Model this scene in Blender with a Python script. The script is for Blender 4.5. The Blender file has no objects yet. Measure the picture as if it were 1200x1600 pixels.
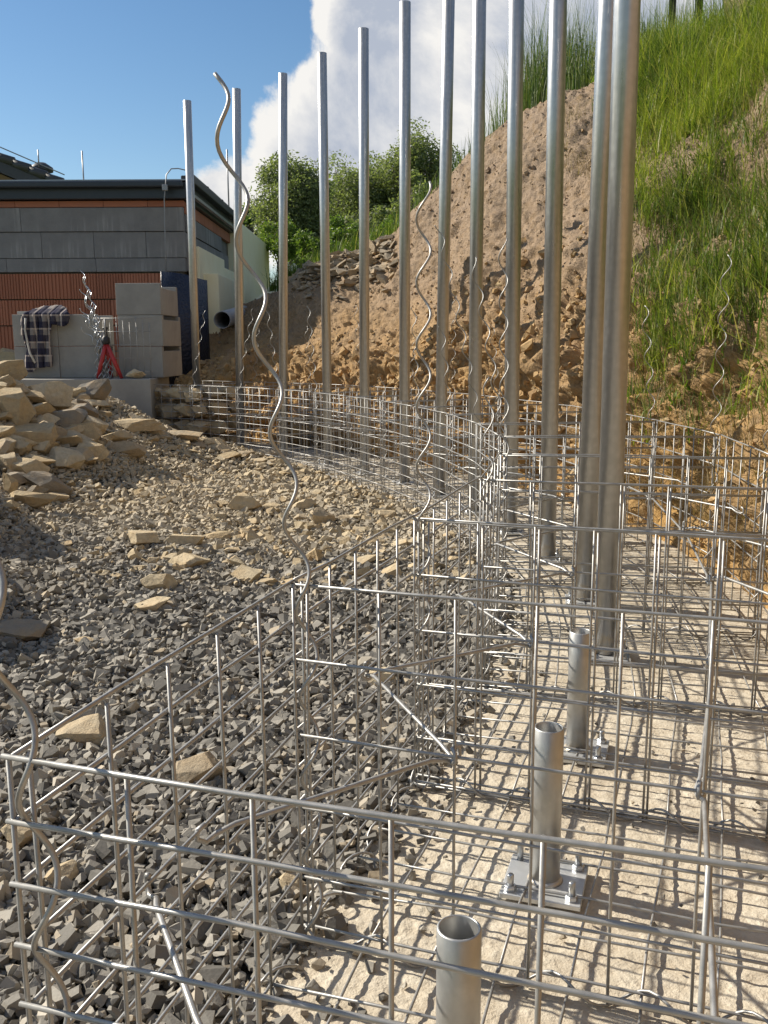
import bpy, bmesh, math, random
import numpy as np
from mathutils import Vector, Matrix

random.seed(7)
rng = np.random.default_rng(7)
R = math.radians
S = bpy.context.scene
COL = S.collection

# ------------------------------------------------------------------ camera
FPX, PITCH, ROLL, CAMH = 1460.4, 0.177587, -0.005021, 0.7925
cam = bpy.data.objects.new('camera', bpy.data.cameras.new('camera'))
COL.objects.link(cam)
cam.data.sensor_fit = 'VERTICAL'
cam.data.sensor_height = 36.0
cam.data.lens = 36.0 * FPX / 1600.0
cam.data.clip_start = 0.02
cam.data.clip_end = 4000
cam.matrix_world = Matrix.Translation((0, 0, CAMH)) @ Matrix.Rotation(math.pi/2 - PITCH, 4, 'X') @ Matrix.Rotation(ROLL, 4, 'Z')
S.camera = cam

# ------------------------------------------------------------------ sky, sun, exposure
SUN_EL = R(34)
SUN_DIR = Vector((-0.925 * math.cos(SUN_EL), 0.38 * math.cos(SUN_EL), math.sin(SUN_EL))).normalized()
sun = bpy.data.objects.new('sun', bpy.data.lights.new('sun', 'SUN'))
COL.objects.link(sun)
sun.data.energy = 5.0
sun.data.angle = R(0.55)
sun.data.color = (1.0, 0.92, 0.79)
sun.rotation_euler = SUN_DIR.to_track_quat('Z', 'Y').to_euler()
S.view_settings.view_transform = 'Standard'
S.view_settings.look = 'None'
S.view_settings.exposure = 0.6
S.view_settings.gamma = 1.0
S.view_settings.use_curve_mapping = False

W = bpy.data.worlds.new('World')
S.world = W
W.use_nodes = True
wn, wl = W.node_tree.nodes, W.node_tree.links
wn.clear()
def wnode(t, **k):
    n = wn.new(t)
    for a, b in k.items(): setattr(n, a, b)
    return n
def wmath(op, a, b=None):
    n = wnode('ShaderNodeMath', operation=op)
    for i, v in enumerate((a, b)):
        if v is None: continue
        if isinstance(v, (int, float)): n.inputs[i].default_value = v
        else: wl.new(v, n.inputs[i])
    return n.outputs[0]
sky = wnode('ShaderNodeTexSky', sky_type='NISHITA')
sky.sun_disc = False
sky.sun_elevation = SUN_EL
sky.sun_rotation = math.atan2(SUN_DIR.x, SUN_DIR.y)
sky.air_density = 1.0; sky.dust_density = 0.2; sky.ozone_density = 1.5
tc = wnode('ShaderNodeTexCoord')
def sky_noise(scale, detail, rough, off):
    m = wnode('ShaderNodeMapping'); wl.new(tc.outputs['Generated'], m.inputs[0])
    m.inputs['Location'].default_value = off
    m.inputs['Scale'].default_value = (1, 1, 1.35)
    n = wnode('ShaderNodeTexNoise'); wl.new(m.outputs[0], n.inputs['Vector'])
    n.inputs['Scale'].default_value = scale; n.inputs['Detail'].default_value = detail
    n.inputs['Roughness'].default_value = rough; n.inputs['Distortion'].default_value = 0.25
    return n.outputs['Fac']
def sky_lobe(x, y, size):            # a cumulus stands in that direction of the sky
    a, b = (x - 600) / FPX, -(y - 800) / FPX
    d = Vector((a, math.cos(PITCH) + b * math.sin(PITCH), -math.sin(PITCH) + b * math.cos(PITCH))).normalized()
    v = wnode('ShaderNodeVectorMath', operation='DOT_PRODUCT')
    nrm = wnode('ShaderNodeVectorMath', operation='NORMALIZE'); wl.new(tc.outputs['Generated'], nrm.inputs[0])
    wl.new(nrm.outputs[0], v.inputs[0]); v.inputs[1].default_value = d
    mr = wnode('ShaderNodeMapRange', interpolation_type='SMOOTHSTEP'); wl.new(v.outputs['Value'], mr.inputs[0])
    mr.inputs[1].default_value = math.cos(R(size)); mr.inputs[2].default_value = math.cos(R(size * 0.25))
    return mr.outputs[0]
lobes = None
for x, y, sz in ((770, 220, 13.5), (580, 260, 9.0), (470, 285, 6.4), (395, 320, 5.2), (600, 25, 4.6), (880, 80, 14), (1200, 150, 14)):
    l = sky_lobe(x, y, sz)
    lobes = l if lobes is None else wmath('MAXIMUM', lobes, l)
clear = sky_lobe(120, 40, 18)        # the open blue between the clouds
n1 = sky_noise(4.6, 10, 0.62, (2.3, 0.7, 5.1))
dens = wmath('SUBTRACT', wmath('ADD', wmath('ADD', wmath('MULTIPLY', wmath('SUBTRACT', n1, 0.5), 1.45), 0.5), wmath('MULTIPLY', lobes, 0.46)), wmath('MULTIPLY', clear, 0.17))
mask = wnode('ShaderNodeMapRange', interpolation_type='SMOOTHSTEP'); wl.new(dens, mask.inputs[0])
mask.inputs[1].default_value = 0.54; mask.inputs[2].default_value = 0.66
sd = SUN_DIR * 0.05
n2 = sky_noise(4.6, 10, 0.62, (2.3 + sd.x, 0.7 + sd.y, 5.1 + sd.z * 1.35))
lit = wmath('ADD', wmath('MULTIPLY', wmath('SUBTRACT', n1, n2), 3.2), wmath('ADD', 0.50, wmath('MULTIPLY', wmath('SUBTRACT', 0.86, dens), 1.9)))
ramp = wnode('ShaderNodeValToRGB'); wl.new(lit, ramp.inputs[0])
ramp.color_ramp.elements[0].position = 0.15; ramp.color_ramp.elements[0].color = (3.7, 4.1, 4.9, 1)
ramp.color_ramp.elements[1].position = 0.75; ramp.color_ramp.elements[1].color = (7.5, 7.35, 7.1, 1)
mix = wnode('ShaderNodeMix', data_type='RGBA'); wl.new(mask.outputs[0], mix.inputs['Factor'])
hs = wnode('ShaderNodeHueSaturation'); hs.inputs['Saturation'].default_value = 1.2; hs.inputs['Value'].default_value = 0.92; wl.new(sky.outputs[0], hs.inputs['Color']); wl.new(hs.outputs[0], mix.inputs['A']); wl.new(ramp.outputs[0], mix.inputs['B'])
bg = wnode('ShaderNodeBackground'); bg.inputs['Strength'].default_value = 0.082
wl.new(mix.outputs['Result'], bg.inputs['Color'])
wo = wnode('ShaderNodeOutputWorld'); wl.new(bg.outputs[0], wo.inputs[0])

# ------------------------------------------------------------------ pixel -> place
def ray(x, y):
    a, b = x - 600.0, y - 800.0
    c, s = math.cos(ROLL), math.sin(ROLL)
    a, b = (c*a + s*b) / FPX, -(-s*a + c*b) / FPX
    return np.array([a, math.cos(PITCH) + b*math.sin(PITCH), -math.sin(PITCH) + b*math.cos(PITCH)])
def atY(x, y, Y):
    r = ray(x, y); q = r * (Y / r[1]); return Vector((q[0], q[1], q[2] + CAMH))
def atZ(x, y, z):
    r = ray(x, y); q = r * ((z - CAMH) / r[2]); return Vector((q[0], q[1], z))

# ------------------------------------------------------------------ noise
def _hash(i, j, k, seed):
    h = (i * 374761393 + j * 668265263 + k * 2147483647 + seed * 1274126177) & 0xffffffff
    h = ((h ^ (h >> 13)) * 1274126177) & 0xffffffff
    h = ((h ^ (h >> 16)) * 2246822519) & 0xffffffff
    return ((h ^ (h >> 15)) & 0xffffff) / float(0xffffff)
def vnoise(P, seed=0):
    P = np.asarray(P, float); I = np.floor(P).astype(np.int64); F = P - I; U = F*F*(3 - 2*F)
    i, j, k = I[:, 0], I[:, 1], I[:, 2]; u, v, w = U[:, 0], U[:, 1], U[:, 2]
    r = 0
    for a in (0, 1):
        for b in (0, 1):
            for c in (0, 1):
                r = r + _hash(i+a, j+b, k+c, seed) * (u if a else 1-u) * (v if b else 1-v) * (w if c else 1-w)
    return r * 2 - 1
def fbm(P, octs=4, gain=0.5, seed=0):
    P = np.asarray(P, float); r = 0; a = 1.0
    for o in range(octs):
        r = r + a * vnoise(P * (2.03 ** o) + o * 17.3, seed + o); a *= gain
    return r
def sstep(a, b, x):
    t = np.clip((np.asarray(x, float) - a) / (b - a), 0, 1); return t*t*(3 - 2*t)

# ------------------------------------------------------------------ mesh helpers
def mesh_np(name, V, F, smooth=False):
    V = np.asarray(V, np.float32); me = bpy.data.meshes.new(name)
    Fs = F if isinstance(F, list) and len(F) and isinstance(F[0], np.ndarray) and F[0].ndim == 2 else [np.asarray(F)]
    me.vertices.add(len(V)); me.vertices.foreach_set('co', V.ravel())
    nl = sum(f.size for f in Fs); npoly = sum(len(f) for f in Fs)
    me.loops.add(nl); me.loops.foreach_set('vertex_index', np.concatenate([f.ravel() for f in Fs]).astype(np.int32))
    me.polygons.add(npoly)
    st = []; o = 0
    for f in Fs:
        k = f.shape[1]; st.append(o + np.arange(len(f)) * k); o += f.size
    me.polygons.foreach_set('loop_start', np.concatenate(st).astype(np.int32))
    me.polygons.foreach_set('use_smooth', np.full(npoly, smooth))
    me.update(calc_edges=True); me.validate()
    return me
def link(name, me, mat=None, parent=None, loc=None):
    o = bpy.data.objects.new(name, me); COL.objects.link(o)
    if me is not None and mat is not None and not me.materials: me.materials.append(mat)
    if parent is not None: o.parent = parent
    if loc is not None: o.location = loc
    return o
def tag(o, label=None, cat=None, group=None, kind=None):
    if label: o['label'] = label
    if cat: o['category'] = cat
    if group: o['group'] = group
    if kind: o['kind'] = kind
    return o
def empty(name, loc, rz=0.0, parent=None):
    o = bpy.data.objects.new(name, None); COL.objects.link(o)
    o.location = loc; o.rotation_euler = (0, 0, rz); o.empty_display_size = 0.05
    if parent is not None: o.parent = parent
    return o
class MB:
    """collects shapes, build() links them as one mesh object"""
    def __init__(s): s.V = []; s.F = {}; s.n = 0
    def add(s, V, F):
        V = np.asarray(V, float)
        for f in F: s.F.setdefault(len(f), []).append([i + s.n for i in f])
        s.V.append(V); s.n += len(V); return s
    def box(s, c, d, M=None):
        x, y, z = d[0]/2, d[1]/2, d[2]/2
        V = np.array([(sx*x, sy*y, sz*z) for sz in (-1, 1) for sy in (-1, 1) for sx in (-1, 1)], float)
        if M is not None: V = V @ np.array(M.to_3x3()).T
        return s.add(V + np.array(c), [(0,2,3,1),(4,5,7,6),(0,1,5,4),(2,6,7,3),(0,4,6,2),(1,3,7,5)])
    def tube(s, pts, r, n=6, cap=True):
        P = np.asarray(pts, float); m = len(P)
        T = np.gradient(P, axis=0); T /= np.linalg.norm(T, axis=1)[:, None] + 1e-12
        a = np.array([0.0, 0, 1]) if abs(T[0][2]) < 0.9 else np.array([1.0, 0, 0])
        N = np.cross(T[0], a); N /= np.linalg.norm(N); V = []
        rr = np.full(m, r) if np.isscalar(r) else np.asarray(r)
        ang = np.arange(n) * 2 * math.pi / n
        for i in range(m):
            N = N - T[i] * np.dot(N, T[i]); N /= np.linalg.norm(N); B = np.cross(T[i], N)
            V.append(P[i] + rr[i] * (np.cos(ang)[:, None]*N + np.sin(ang)[:, None]*B))
        F = [(i*n+j, i*n+(j+1) % n, (i+1)*n+(j+1) % n, (i+1)*n+j) for i in range(m-1) for j in range(n)]
        if cap: F += [tuple(range(n))[::-1], tuple((m-1)*n + j for j in range(n))]
        return s.add(np.concatenate(V), F)
    def pipe(s, base, top, ro, ri, n=28):
        base, top = np.asarray(base, float), np.asarray(top, float)
        ax = top - base; ax /= np.linalg.norm(ax); u = np.cross(ax, (0, 1, 0.01)); u /= np.linalg.norm(u); w = np.cross(ax, u)
        ang = np.arange(n) * 2*math.pi/n; ring = np.cos(ang)[:, None]*u + np.sin(ang)[:, None]*w
        ch = 0.0012
        V = np.concatenate([base + ring*ro, top - ax*ch + ring*ro, top + ring*(ro-ch), top + ring*(ri+ch*.5), top - ax*ch + ring*ri, base + ring*ri])
        F = [(k*n+j, k*n+(j+1) % n, (k+1)*n+(j+1) % n, (k+1)*n+j) for k in range(5) for j in range(n)]
        F += [(5*n+j, 5*n+(j+1) % n, (j+1) % n, j) for j in range(n)]
        return s.add(V, F)
    def lathe(s, c, prof, n=20):
        ang = np.arange(n)*2*math.pi/n; V = []; F = []
        for r, z in prof: V += [(c[0]+r*math.cos(a), c[1]+r*math.sin(a), c[2]+z) for a in ang]
        for k in range(len(prof)-1): F += [(k*n+j, k*n+(j+1) % n, (k+1)*n+(j+1) % n, (k+1)*n+j) for j in range(n)]
        F += [tuple(range(n))[::-1], tuple((len(prof)-1)*n + j for j in range(n))]
        return s.add(V, F)
    def mesh(s, name, smooth=False):
        return mesh_np(name, np.concatenate(s.V), [np.array(f) for f in s.F.values()], smooth)
    def build(s, name, mat, parent=None, smooth=False, bevel=0):
        o = link(name, s.mesh(name, smooth), mat, parent)
        if bevel:
            b = o.modifiers.new('bevel', 'BEVEL'); b.width = bevel; b.segments = 2; b.limit_method = 'ANGLE'
        return o
def local(o, *pts):
    """world points -> the frame of an unrotated empty"""
    return [np.array(p) - np.array(o.location) for p in pts]

# ------------------------------------------------------------------ materials
class NT:
    def __init__(s, name):
        s.m = bpy.data.materials.new(name); s.m.use_nodes = True; s.t = s.m.node_tree
        s.b = s.t.nodes['Principled BSDF']; s.tc = s.t.nodes.new('ShaderNodeTexCoord')
    def n(s, typ, **k):
        o = s.t.nodes.new(typ)
        for a, b in k.items(): setattr(o, a, b)
        return o
    def put(s, sock, v):
        if isinstance(v, bpy.types.NodeSocket): s.t.links.new(v, sock)
        else: sock.default_value = v
    def noise(s, scale, detail=5, rough=0.55, vec=None, stretch=None, dist=0.0):
        o = s.n('ShaderNodeTexNoise'); v = vec or s.tc.outputs['Object']
        if stretch:
            mp = s.n('ShaderNodeMapping'); s.put(mp.inputs[0], v); mp.inputs['Scale'].default_value = stretch; v = mp.outputs[0]
        s.put(o.inputs['Vector'], v); o.inputs['Scale'].default_value = scale
        o.inputs['Detail'].default_value = detail; o.inputs['Roughness'].default_value = rough; o.inputs['Distortion'].default_value = dist
        return o.outputs['Fac']
    def ramp(s, fac, stops):
        o = s.n('ShaderNodeValToRGB'); s.put(o.inputs[0], fac); e = o.color_ramp.elements
        while len(e) < len(stops): e.new(0.5)
        for q, (p, c) in zip(e, stops): q.position = p; q.color = (*c, 1) if len(c) == 3 else c
        return o.outputs[0]
    def mix(s, f, a, b, mode='MIX'):
        o = s.n('ShaderNodeMix', data_type='RGBA', blend_type=mode)
        s.put(o.inputs['Factor'], f)
        for nm, v in (('A', a), ('B', b)): s.put(o.inputs[nm], (*v, 1) if isinstance(v, tuple) and len(v) == 3 else v)
        return o.outputs['Result']
    def math(s, op, a, b=0.0):
        o = s.n('ShaderNodeMath', operation=op); s.put(o.inputs[0], a); s.put(o.inputs[1], b); return o.outputs[0]
    def island(s): return s.n('ShaderNodeNewGeometry').outputs['Random Per Island']
    def objrand(s): return s.n('ShaderNodeObjectInfo').outputs['Random']
    def bump(s, h, strength=0.5, dist=0.01):
        o = s.n('ShaderNodeBump'); s.put(o.inputs['Height'], h); o.inputs['Strength'].default_value = strength; o.inputs['Distance'].default_value = dist
        s.t.links.new(o.outputs[0], s.b.inputs['Normal'])
    def done(s, color, rough=0.8, metal=0.0, spec=0.5):
        s.put(s.b.inputs['Base Color'], (*color, 1) if isinstance(color, tuple) and len(color) == 3 else color)
        s.put(s.b.inputs['Roughness'], rough); s.put(s.b.inputs['Metallic'], metal); s.put(s.b.inputs['Specular IOR Level'], spec)
        return s.m

def galvanised(name, a, b, rough=(0.28, 0.5), metal=0.85, scale=30, stretch=(1, 1, 1), spec=0.5, mud=0.0):
    t = NT(name)
    f = t.noise(scale, 6, 0.6, stretch=stretch); g = t.noise(scale*4, 4, 0.6)
    c = t.mix(t.math('MULTIPLY', g, 0.5), t.ramp(f, [(0.3, a), (0.7, b)]), (0.30, 0.29, 0.27))
    mt = metal
    if mud:
        v = t.n('ShaderNodeTexVoronoi'); t.put(v.inputs['Vector'], t.tc.outputs['Object']); v.inputs['Scale'].default_value = 55      # zinc spangle
        c = t.mix(t.ramp(v.outputs['Distance'], [(0.1, (0, 0, 0)), (0.7, (0.4, 0.4, 0.4))]), c, (0.36, 0.36, 0.36))
        sp = t.n('ShaderNodeSeparateXYZ'); t.put(sp.inputs[0], t.tc.outputs['Object'])
        sm = t.n('ShaderNodeMapRange', interpolation_type='SMOOTHSTEP'); t.put(sm.inputs[0], t.math('ADD', sp.outputs[2], t.math('MULTIPLY', t.noise(24, 5, 0.7), 0.55*mud)))
        sm.inputs[1].default_value = 0.22*mud; sm.inputs[2].default_value = 0.36*mud; sm.inputs[3].default_value = 0.85; sm.inputs[4].default_value = 0.0
        c = t.mix(sm.outputs[0], c, (0.42, 0.35, 0.25)); mt = t.math('SUBTRACT', metal, t.math('MULTIPLY', sm.outputs[0], metal))
    t.bump(g, 0.06, 0.002)
    return t.done(c, t.ramp(f, [(0.3, (rough[0],)*3), (0.7, (rough[1],)*3)]), mt, spec)
M = {}
M['wire'] = galvanised('galvanised wire', (0.28, 0.275, 0.265), (0.43, 0.425, 0.41), (0.36, 0.52), 0.5, 60)
M['pole'] = galvanised('galvanised tube', (0.46, 0.46, 0.455), (0.66, 0.66, 0.655), (0.26, 0.46), 0.9, 9, (6, 6, 0.35), 0.5, 1.0)
M['stub'] = galvanised('zinc dipped stub', (0.42, 0.43, 0.42), (0.62, 0.62, 0.60), (0.33, 0.55), 0.75, 26, (1.6, 1.6, 0.7), 0.5, 0.45)
M['plate'] = galvanised('zinc plate', (0.55, 0.57, 0.58), (0.72, 0.73, 0.73), (0.38, 0.55), 0.55, 40)
M['bolt'] = galvanised('zinc bolt', (0.45, 0.48, 0.52), (0.62, 0.64, 0.66), (0.25, 0.4), 0.85, 80)

t = NT('sandy lean concrete')
f = t.noise(2.2, 6, 0.6); g = t.noise(38, 6, 0.65); k = t.noise(140, 3, 0.6)
c = t.ramp(f, [(0.3, (0.46, 0.405, 0.315)), (0.5, (0.58, 0.52, 0.415)), (0.75, (0.65, 0.60, 0.50))])
c = t.mix(t.ramp(g, [(0.35, (0, 0, 0)), (0.62, (1, 1, 1))]), t.mix(0.45, c, (0.36, 0.285, 0.195)), c)
d_ = t.noise(5.5, 5, 0.65, dist=0.6); c = t.mix(t.ramp(d_, [(0.52, (0, 0, 0)), (0.68, (0.42, 0.42, 0.42))]), c, (0.33, 0.27, 0.19))
t.bump(t.math('ADD', g, t.math('MULTIPLY', k, 0.5)), 0.7, 0.007)
M['footing'] = t.done(c, 0.95, 0, 0.2)

t = NT('crushed grey gravel')
i = t.island(); f = t.noise(160, 3, 0.6)
c = t.ramp(i, [(0.0, (0.08, 0.074, 0.065)), (0.3, (0.16, 0.149, 0.129)), (0.62, (0.26, 0.24, 0.205)), (0.88, (0.37, 0.34, 0.285)), (0.95, (0.37, 0.295, 0.195)), (1.0, (0.50, 0.455, 0.38))])
c = t.mix(t.math('MULTIPLY', f, 0.35), c, (0.27, 0.25, 0.215))
sp = t.n('ShaderNodeSeparateXYZ'); t.put(sp.inputs[0], t.tc.outputs['Object'])
dust = t.n('ShaderNodeMapRange', interpolation_type='SMOOTHSTEP'); t.put(dust.inputs[0], t.math('ADD', sp.outputs[1], t.math('MULTIPLY', t.noise(1.3, 4, 0.6), 2.6)))
dust.inputs[1].default_value = 4.0; dust.inputs[2].default_value = 6.0; dust.inputs[4].default_value = 0.62
c = t.mix(dust.outputs[0], c, (0.50, 0.41, 0.275))
t.bump(f, 0.35, 0.003)
M['gravel'] = t.done(c, 0.88, 0, 0.3)

t = NT('gravel fines')
f = t.noise(90, 6, 0.7)
t.bump(f, 1.0, 0.02)
M['fines'] = t.done(t.ramp(f, [(0.35, (0.11, 0.10, 0.085)), (0.65, (0.27, 0.24, 0.20))]), 0.95, 0, 0.2)

def stone_mat(name, cols, obj=True):
    t = NT(name)
    i = t.objrand() if obj else t.island()
    f = t.noise(9, 6, 0.6); g = t.noise(45, 6, 0.7); l = t.noise(7, 4, 0.5, stretch=(1, 1, 6))
    c = t.ramp(i, [(q / max(1, len(cols)-1), col) for q, col in enumerate(cols)])
    c = t.mix(t.ramp(f, [(0.42, (0, 0, 0)), (0.7, (0.6, 0.6, 0.6))]), c, (0.44, 0.28, 0.12))
    c = t.mix(t.ramp(g, [(0.45, (0, 0, 0)), (0.75, (0.5, 0.5, 0.5))]), c, (0.20, 0.165, 0.12))
    t.bump(t.math('ADD', g, t.math('MULTIPLY', l, 0.8)), 0.6, 0.012)
    return t.done(c, 0.92, 0, 0.25)
M['sandstone'] = stone_mat('broken sandstone', [(0.42, 0.33, 0.20), (0.52, 0.42, 0.27), (0.34, 0.28, 0.20), (0.58, 0.48, 0.32), (0.46, 0.355, 0.21)])
M['shale'] = stone_mat('dark shale slab', [(0.22, 0.20, 0.17), (0.28, 0.25, 0.20), (0.19, 0.18, 0.16)])
M['bankstone'] = stone_mat('ochre bank stone', [(0.40, 0.25, 0.11), (0.46, 0.31, 0.15), (0.34, 0.22, 0.115), (0.46, 0.35, 0.20)], False)
M['chip'] = stone_mat('tan stone chip', [(0.46, 0.37, 0.235), (0.54, 0.45, 0.30), (0.40, 0.33, 0.22)], False)
M['clod'] = stone_mat('brown soil clod', [(0.30, 0.22, 0.15), (0.34, 0.255, 0.18), (0.26, 0.19, 0.13)], False)
M['slabstone'] = stone_mat('grey brown slab rubble', [(0.26, 0.22, 0.17), (0.32, 0.27, 0.20), (0.22, 0.19, 0.15)], False)

t = NT('bank soil')
sp = t.n('ShaderNodeSeparateXYZ'); t.put(sp.inputs[0], t.tc.outputs['Object'])
f = t.noise(1.6, 6, 0.6); g = t.noise(13, 7, 0.65); k = t.noise(60, 5, 0.65)
h = t.math('ADD', sp.outputs[2], t.math('MULTIPLY', f, 0.9))
c = t.ramp(t.math('MULTIPLY', h, 0.4), [(0.28, (0.43, 0.265, 0.10)), (0.50, (0.35, 0.225, 0.11)), (0.68, (0.295, 0.215, 0.145)), (1.0, (0.265, 0.20, 0.145))])
c = t.mix(t.ramp(g, [(0.30, (0.8, 0.8, 0.8)), (0.52, (0, 0, 0))]), c, (0.20, 0.13, 0.065))
w_ = t.noise(2.6, 4, 0.6, stretch=(1, 1, 0.35)); c = t.mix(t.ramp(w_, [(0.45, (0, 0, 0)), (0.70, (0.55, 0.55, 0.55))]), c, (0.25, 0.185, 0.125))
c = t.mix(t.ramp(k, [(0.55, (0, 0, 0)), (0.75, (0.5, 0.5, 0.5))]), c, (0.42, 0.33, 0.22))
t.bump(t.math('ADD', g, t.math('MULTIPLY', k, 0.5)), 0.8, 0.03)
M['soil'] = t.done(c, 0.96, 0, 0.15)

t = NT('meadow ground')
f = t.noise(3, 6, 0.6)
M['meadow'] = t.done(t.ramp(f, [(0.3, (0.06, 0.09, 0.025)), (0.7, (0.13, 0.16, 0.05))]), 0.95, 0, 0.2)

def leaf_mat(name, stops, trans=0.35, rough=0.5):
    t = NT(name)
    i = t.island()
    c = t.ramp(i, stops)
    p = t.b; t.put(p.inputs['Base Color'], c); p.inputs['Roughness'].default_value = rough; p.inputs['Specular IOR Level'].default_value = 0.35
    tr = t.n('ShaderNodeBsdfTranslucent'); t.put(tr.inputs[0], t.mix(1.0, c, (1.0, 1.15, 0.45), 'MULTIPLY'))
    ms = t.n('ShaderNodeMixShader'); ms.inputs[0].default_value = trans
    t.t.links.new(p.outputs[0], ms.inputs[1]); t.t.links.new(tr.outputs[0], ms.inputs[2])
    t.t.links.new(ms.outputs[0], t.t.nodes['Material Output'].inputs[0])
    return t.m
M['grass'] = leaf_mat('meadow grass', [(0, (0.055, 0.095, 0.02)), (0.45, (0.11, 0.165, 0.035)), (0.8, (0.20, 0.25, 0.06)), (0.93, (0.33, 0.33, 0.10)), (1, (0.46, 0.38, 0.18))], 0.45)
M['ygrass'] = leaf_mat('yellow green grass', [(0, (0.12, 0.18, 0.03)), (0.5, (0.25, 0.30, 0.045)), (0.85, (0.40, 0.40, 0.09)), (1, (0.52, 0.44, 0.24))], 0.45)
M['tallgrass'] = leaf_mat('tall seeding grass', [(0, (0.06, 0.11, 0.03)), (0.6, (0.125, 0.175, 0.05)), (0.9, (0.23, 0.26, 0.10)), (1, (0.38, 0.35, 0.18))], 0.4)
M['weed'] = leaf_mat('broad weed leaf', [(0, (0.20, 0.30, 0.03)), (0.6, (0.33, 0.38, 0.04)), (1, (0.45, 0.40, 0.05))], 0.4)
M['drygrass'] = leaf_mat('dry roots and straw', [(0, (0.20, 0.14, 0.07)), (0.6, (0.32, 0.24, 0.13)), (1, (0.46, 0.37, 0.22))], 0.2, 0.7)
M['leaf_willow'] = leaf_mat('grey green willow leaf', [(0, (0.14, 0.17, 0.085)), (0.6, (0.22, 0.245, 0.125)), (1, (0.30, 0.32, 0.18))], 0.5)
M['leaf_dark'] = leaf_mat('dark tree leaf', [(0, (0.04, 0.08, 0.02)), (0.6, (0.075, 0.125, 0.035)), (1, (0.12, 0.17, 0.055))], 0.4)
M['leaf_bright'] = leaf_mat('fresh shrub leaf', [(0, (0.09, 0.155, 0.03)), (0.6, (0.15, 0.215, 0.045)), (1, (0.24, 0.29, 0.075))], 0.4)
t = NT('bark'); f = t.noise(20, 5, 0.6, stretch=(1, 1, 0.2)); t.bump(f, 0.6, 0.02)
M['bark'] = t.done(t.ramp(f, [(0.3, (0.07, 0.055, 0.04)), (0.7, (0.17, 0.14, 0.11))]), 0.9)

t = NT('hollow clay brick'); i = t.objrand(); f = t.noise(14, 5, 0.6)
c = t.ramp(i, [(0, (0.36, 0.125, 0.065)), (0.5, (0.44, 0.155, 0.08)), (1, (0.50, 0.19, 0.105))])
c = t.mix(t.math('MULTIPLY', f, 0.5), c, (0.30, 0.15, 0.10)); t.bump(f, 0.3, 0.004)
M['brick'] = t.done(c, 0.88)

def concrete(name, a, b, stain=False):
    t = NT(name); i = t.objrand(); f = t.noise(6, 6, 0.65); g = t.noise(70, 4, 0.7)
    c = t.ramp(f, [(0.3, a), (0.7, b)])
    c = t.mix(t.math('MULTIPLY', i, 0.25), c, (0.20, 0.20, 0.20))
    if stain:
        sp = t.n('ShaderNodeSeparateXYZ'); t.put(sp.inputs[0], t.tc.outputs['Object'])
        d = t.noise(9, 4, 0.7, stretch=(1.6, 1.6, 0.10), dist=0.4); e = t.noise(1.1, 3, 0.5)
        m = t.math('MULTIPLY', t.ramp(d, [(0.50, (0, 0, 0)), (0.62, (1, 1, 1))]), t.ramp(e, [(0.46, (0, 0, 0)), (0.68, (0.8, 0.8, 0.8))]))
        c = t.mix(m, c, (0.42, 0.41, 0.39))
    t.bump(g, 0.5, 0.004)
    return t.done(c, 0.92, 0, 0.2)
M['block'] = concrete('grey concrete block', (0.27, 0.26, 0.24), (0.36, 0.345, 0.315))
M['bandblock'] = concrete('weathered concrete band', (0.195, 0.185, 0.18), (0.26, 0.25, 0.24), True)
M['mortar'] = concrete('mortar', (0.17, 0.16, 0.15), (0.22, 0.21, 0.20))
t = NT('pale insulation board'); f = t.noise(5, 4, 0.6); g = t.noise(90, 3, 0.6); t.bump(g, 0.15, 0.003)
M['board'] = t.done(t.ramp(f, [(0.3, (0.86, 0.76, 0.50)), (0.7, (0.90, 0.82, 0.58))]), 0.8)
def plain(name, col, rough=0.6, metal=0.0, var=0.25, scale=20):
    t = NT(name); f = t.noise(scale, 5, 0.6); t.bump(f, 0.15, 0.003)
    return t.done(t.mix(t.math('MULTIPLY', f, var*2), col, tuple(q*0.55 for q in col)), rough, metal)
M['fascia'] = plain('dark roof fascia', (0.030, 0.036, 0.045), 0.35)
M['roofsheet'] = plain('dark roof sheet', (0.045, 0.048, 0.052), 0.55)
M['trim'] = plain('light metal trim', (0.40, 0.41, 0.42), 0.35, 0.6)
M['tile'] = plain('dark roof tile', (0.05, 0.05, 0.055), 0.5)
M['gable'] = plain('timber gable board', (0.30, 0.20, 0.12), 0.7)
M['pvc'] = plain('grey drain pipe', (0.34, 0.34, 0.35), 0.45, 0, 0.15)
M['cable'] = plain('grey cable', (0.33, 0.33, 0.34), 0.45, 0.4)
M['red'] = plain('red paint', (0.42, 0.03, 0.03), 0.4)
M['black'] = plain('black plastic', (0.02, 0.02, 0.022), 0.5)
M['greenpost'] = plain('dark green fence post', (0.018, 0.03, 0.024), 0.45)
t = NT('navy dimpled membrane'); v = t.n('ShaderNodeTexVoronoi'); t.put(v.inputs['Vector'], t.tc.outputs['Object']); v.inputs['Scale'].default_value = 42
t.bump(v.outputs['Distance'], 0.7, 0.012)
M['membrane'] = t.done((0.020, 0.028, 0.055), 0.45)
t = NT('plaid flannel')
sp = t.n('ShaderNodeSeparateXYZ'); t.put(sp.inputs[0], t.tc.outputs['Object'])
def stripes(ax, freq, ph, th):
    s_ = t.math('SINE', t.math('ADD', t.math('MULTIPLY', sp.outputs[ax], freq), ph))
    return t.math('GREATER_THAN', s_, th)
c = (0.24, 0.215, 0.20)
c = t.mix(t.math('MULTIPLY', stripes(0, 62, 0.0, 0.0), 0.80), c, (0.022, 0.022, 0.045))
c = t.mix(t.math('MULTIPLY', stripes(2, 62, 0.8, 0.0), 0.80), c, (0.022, 0.022, 0.045))
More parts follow.
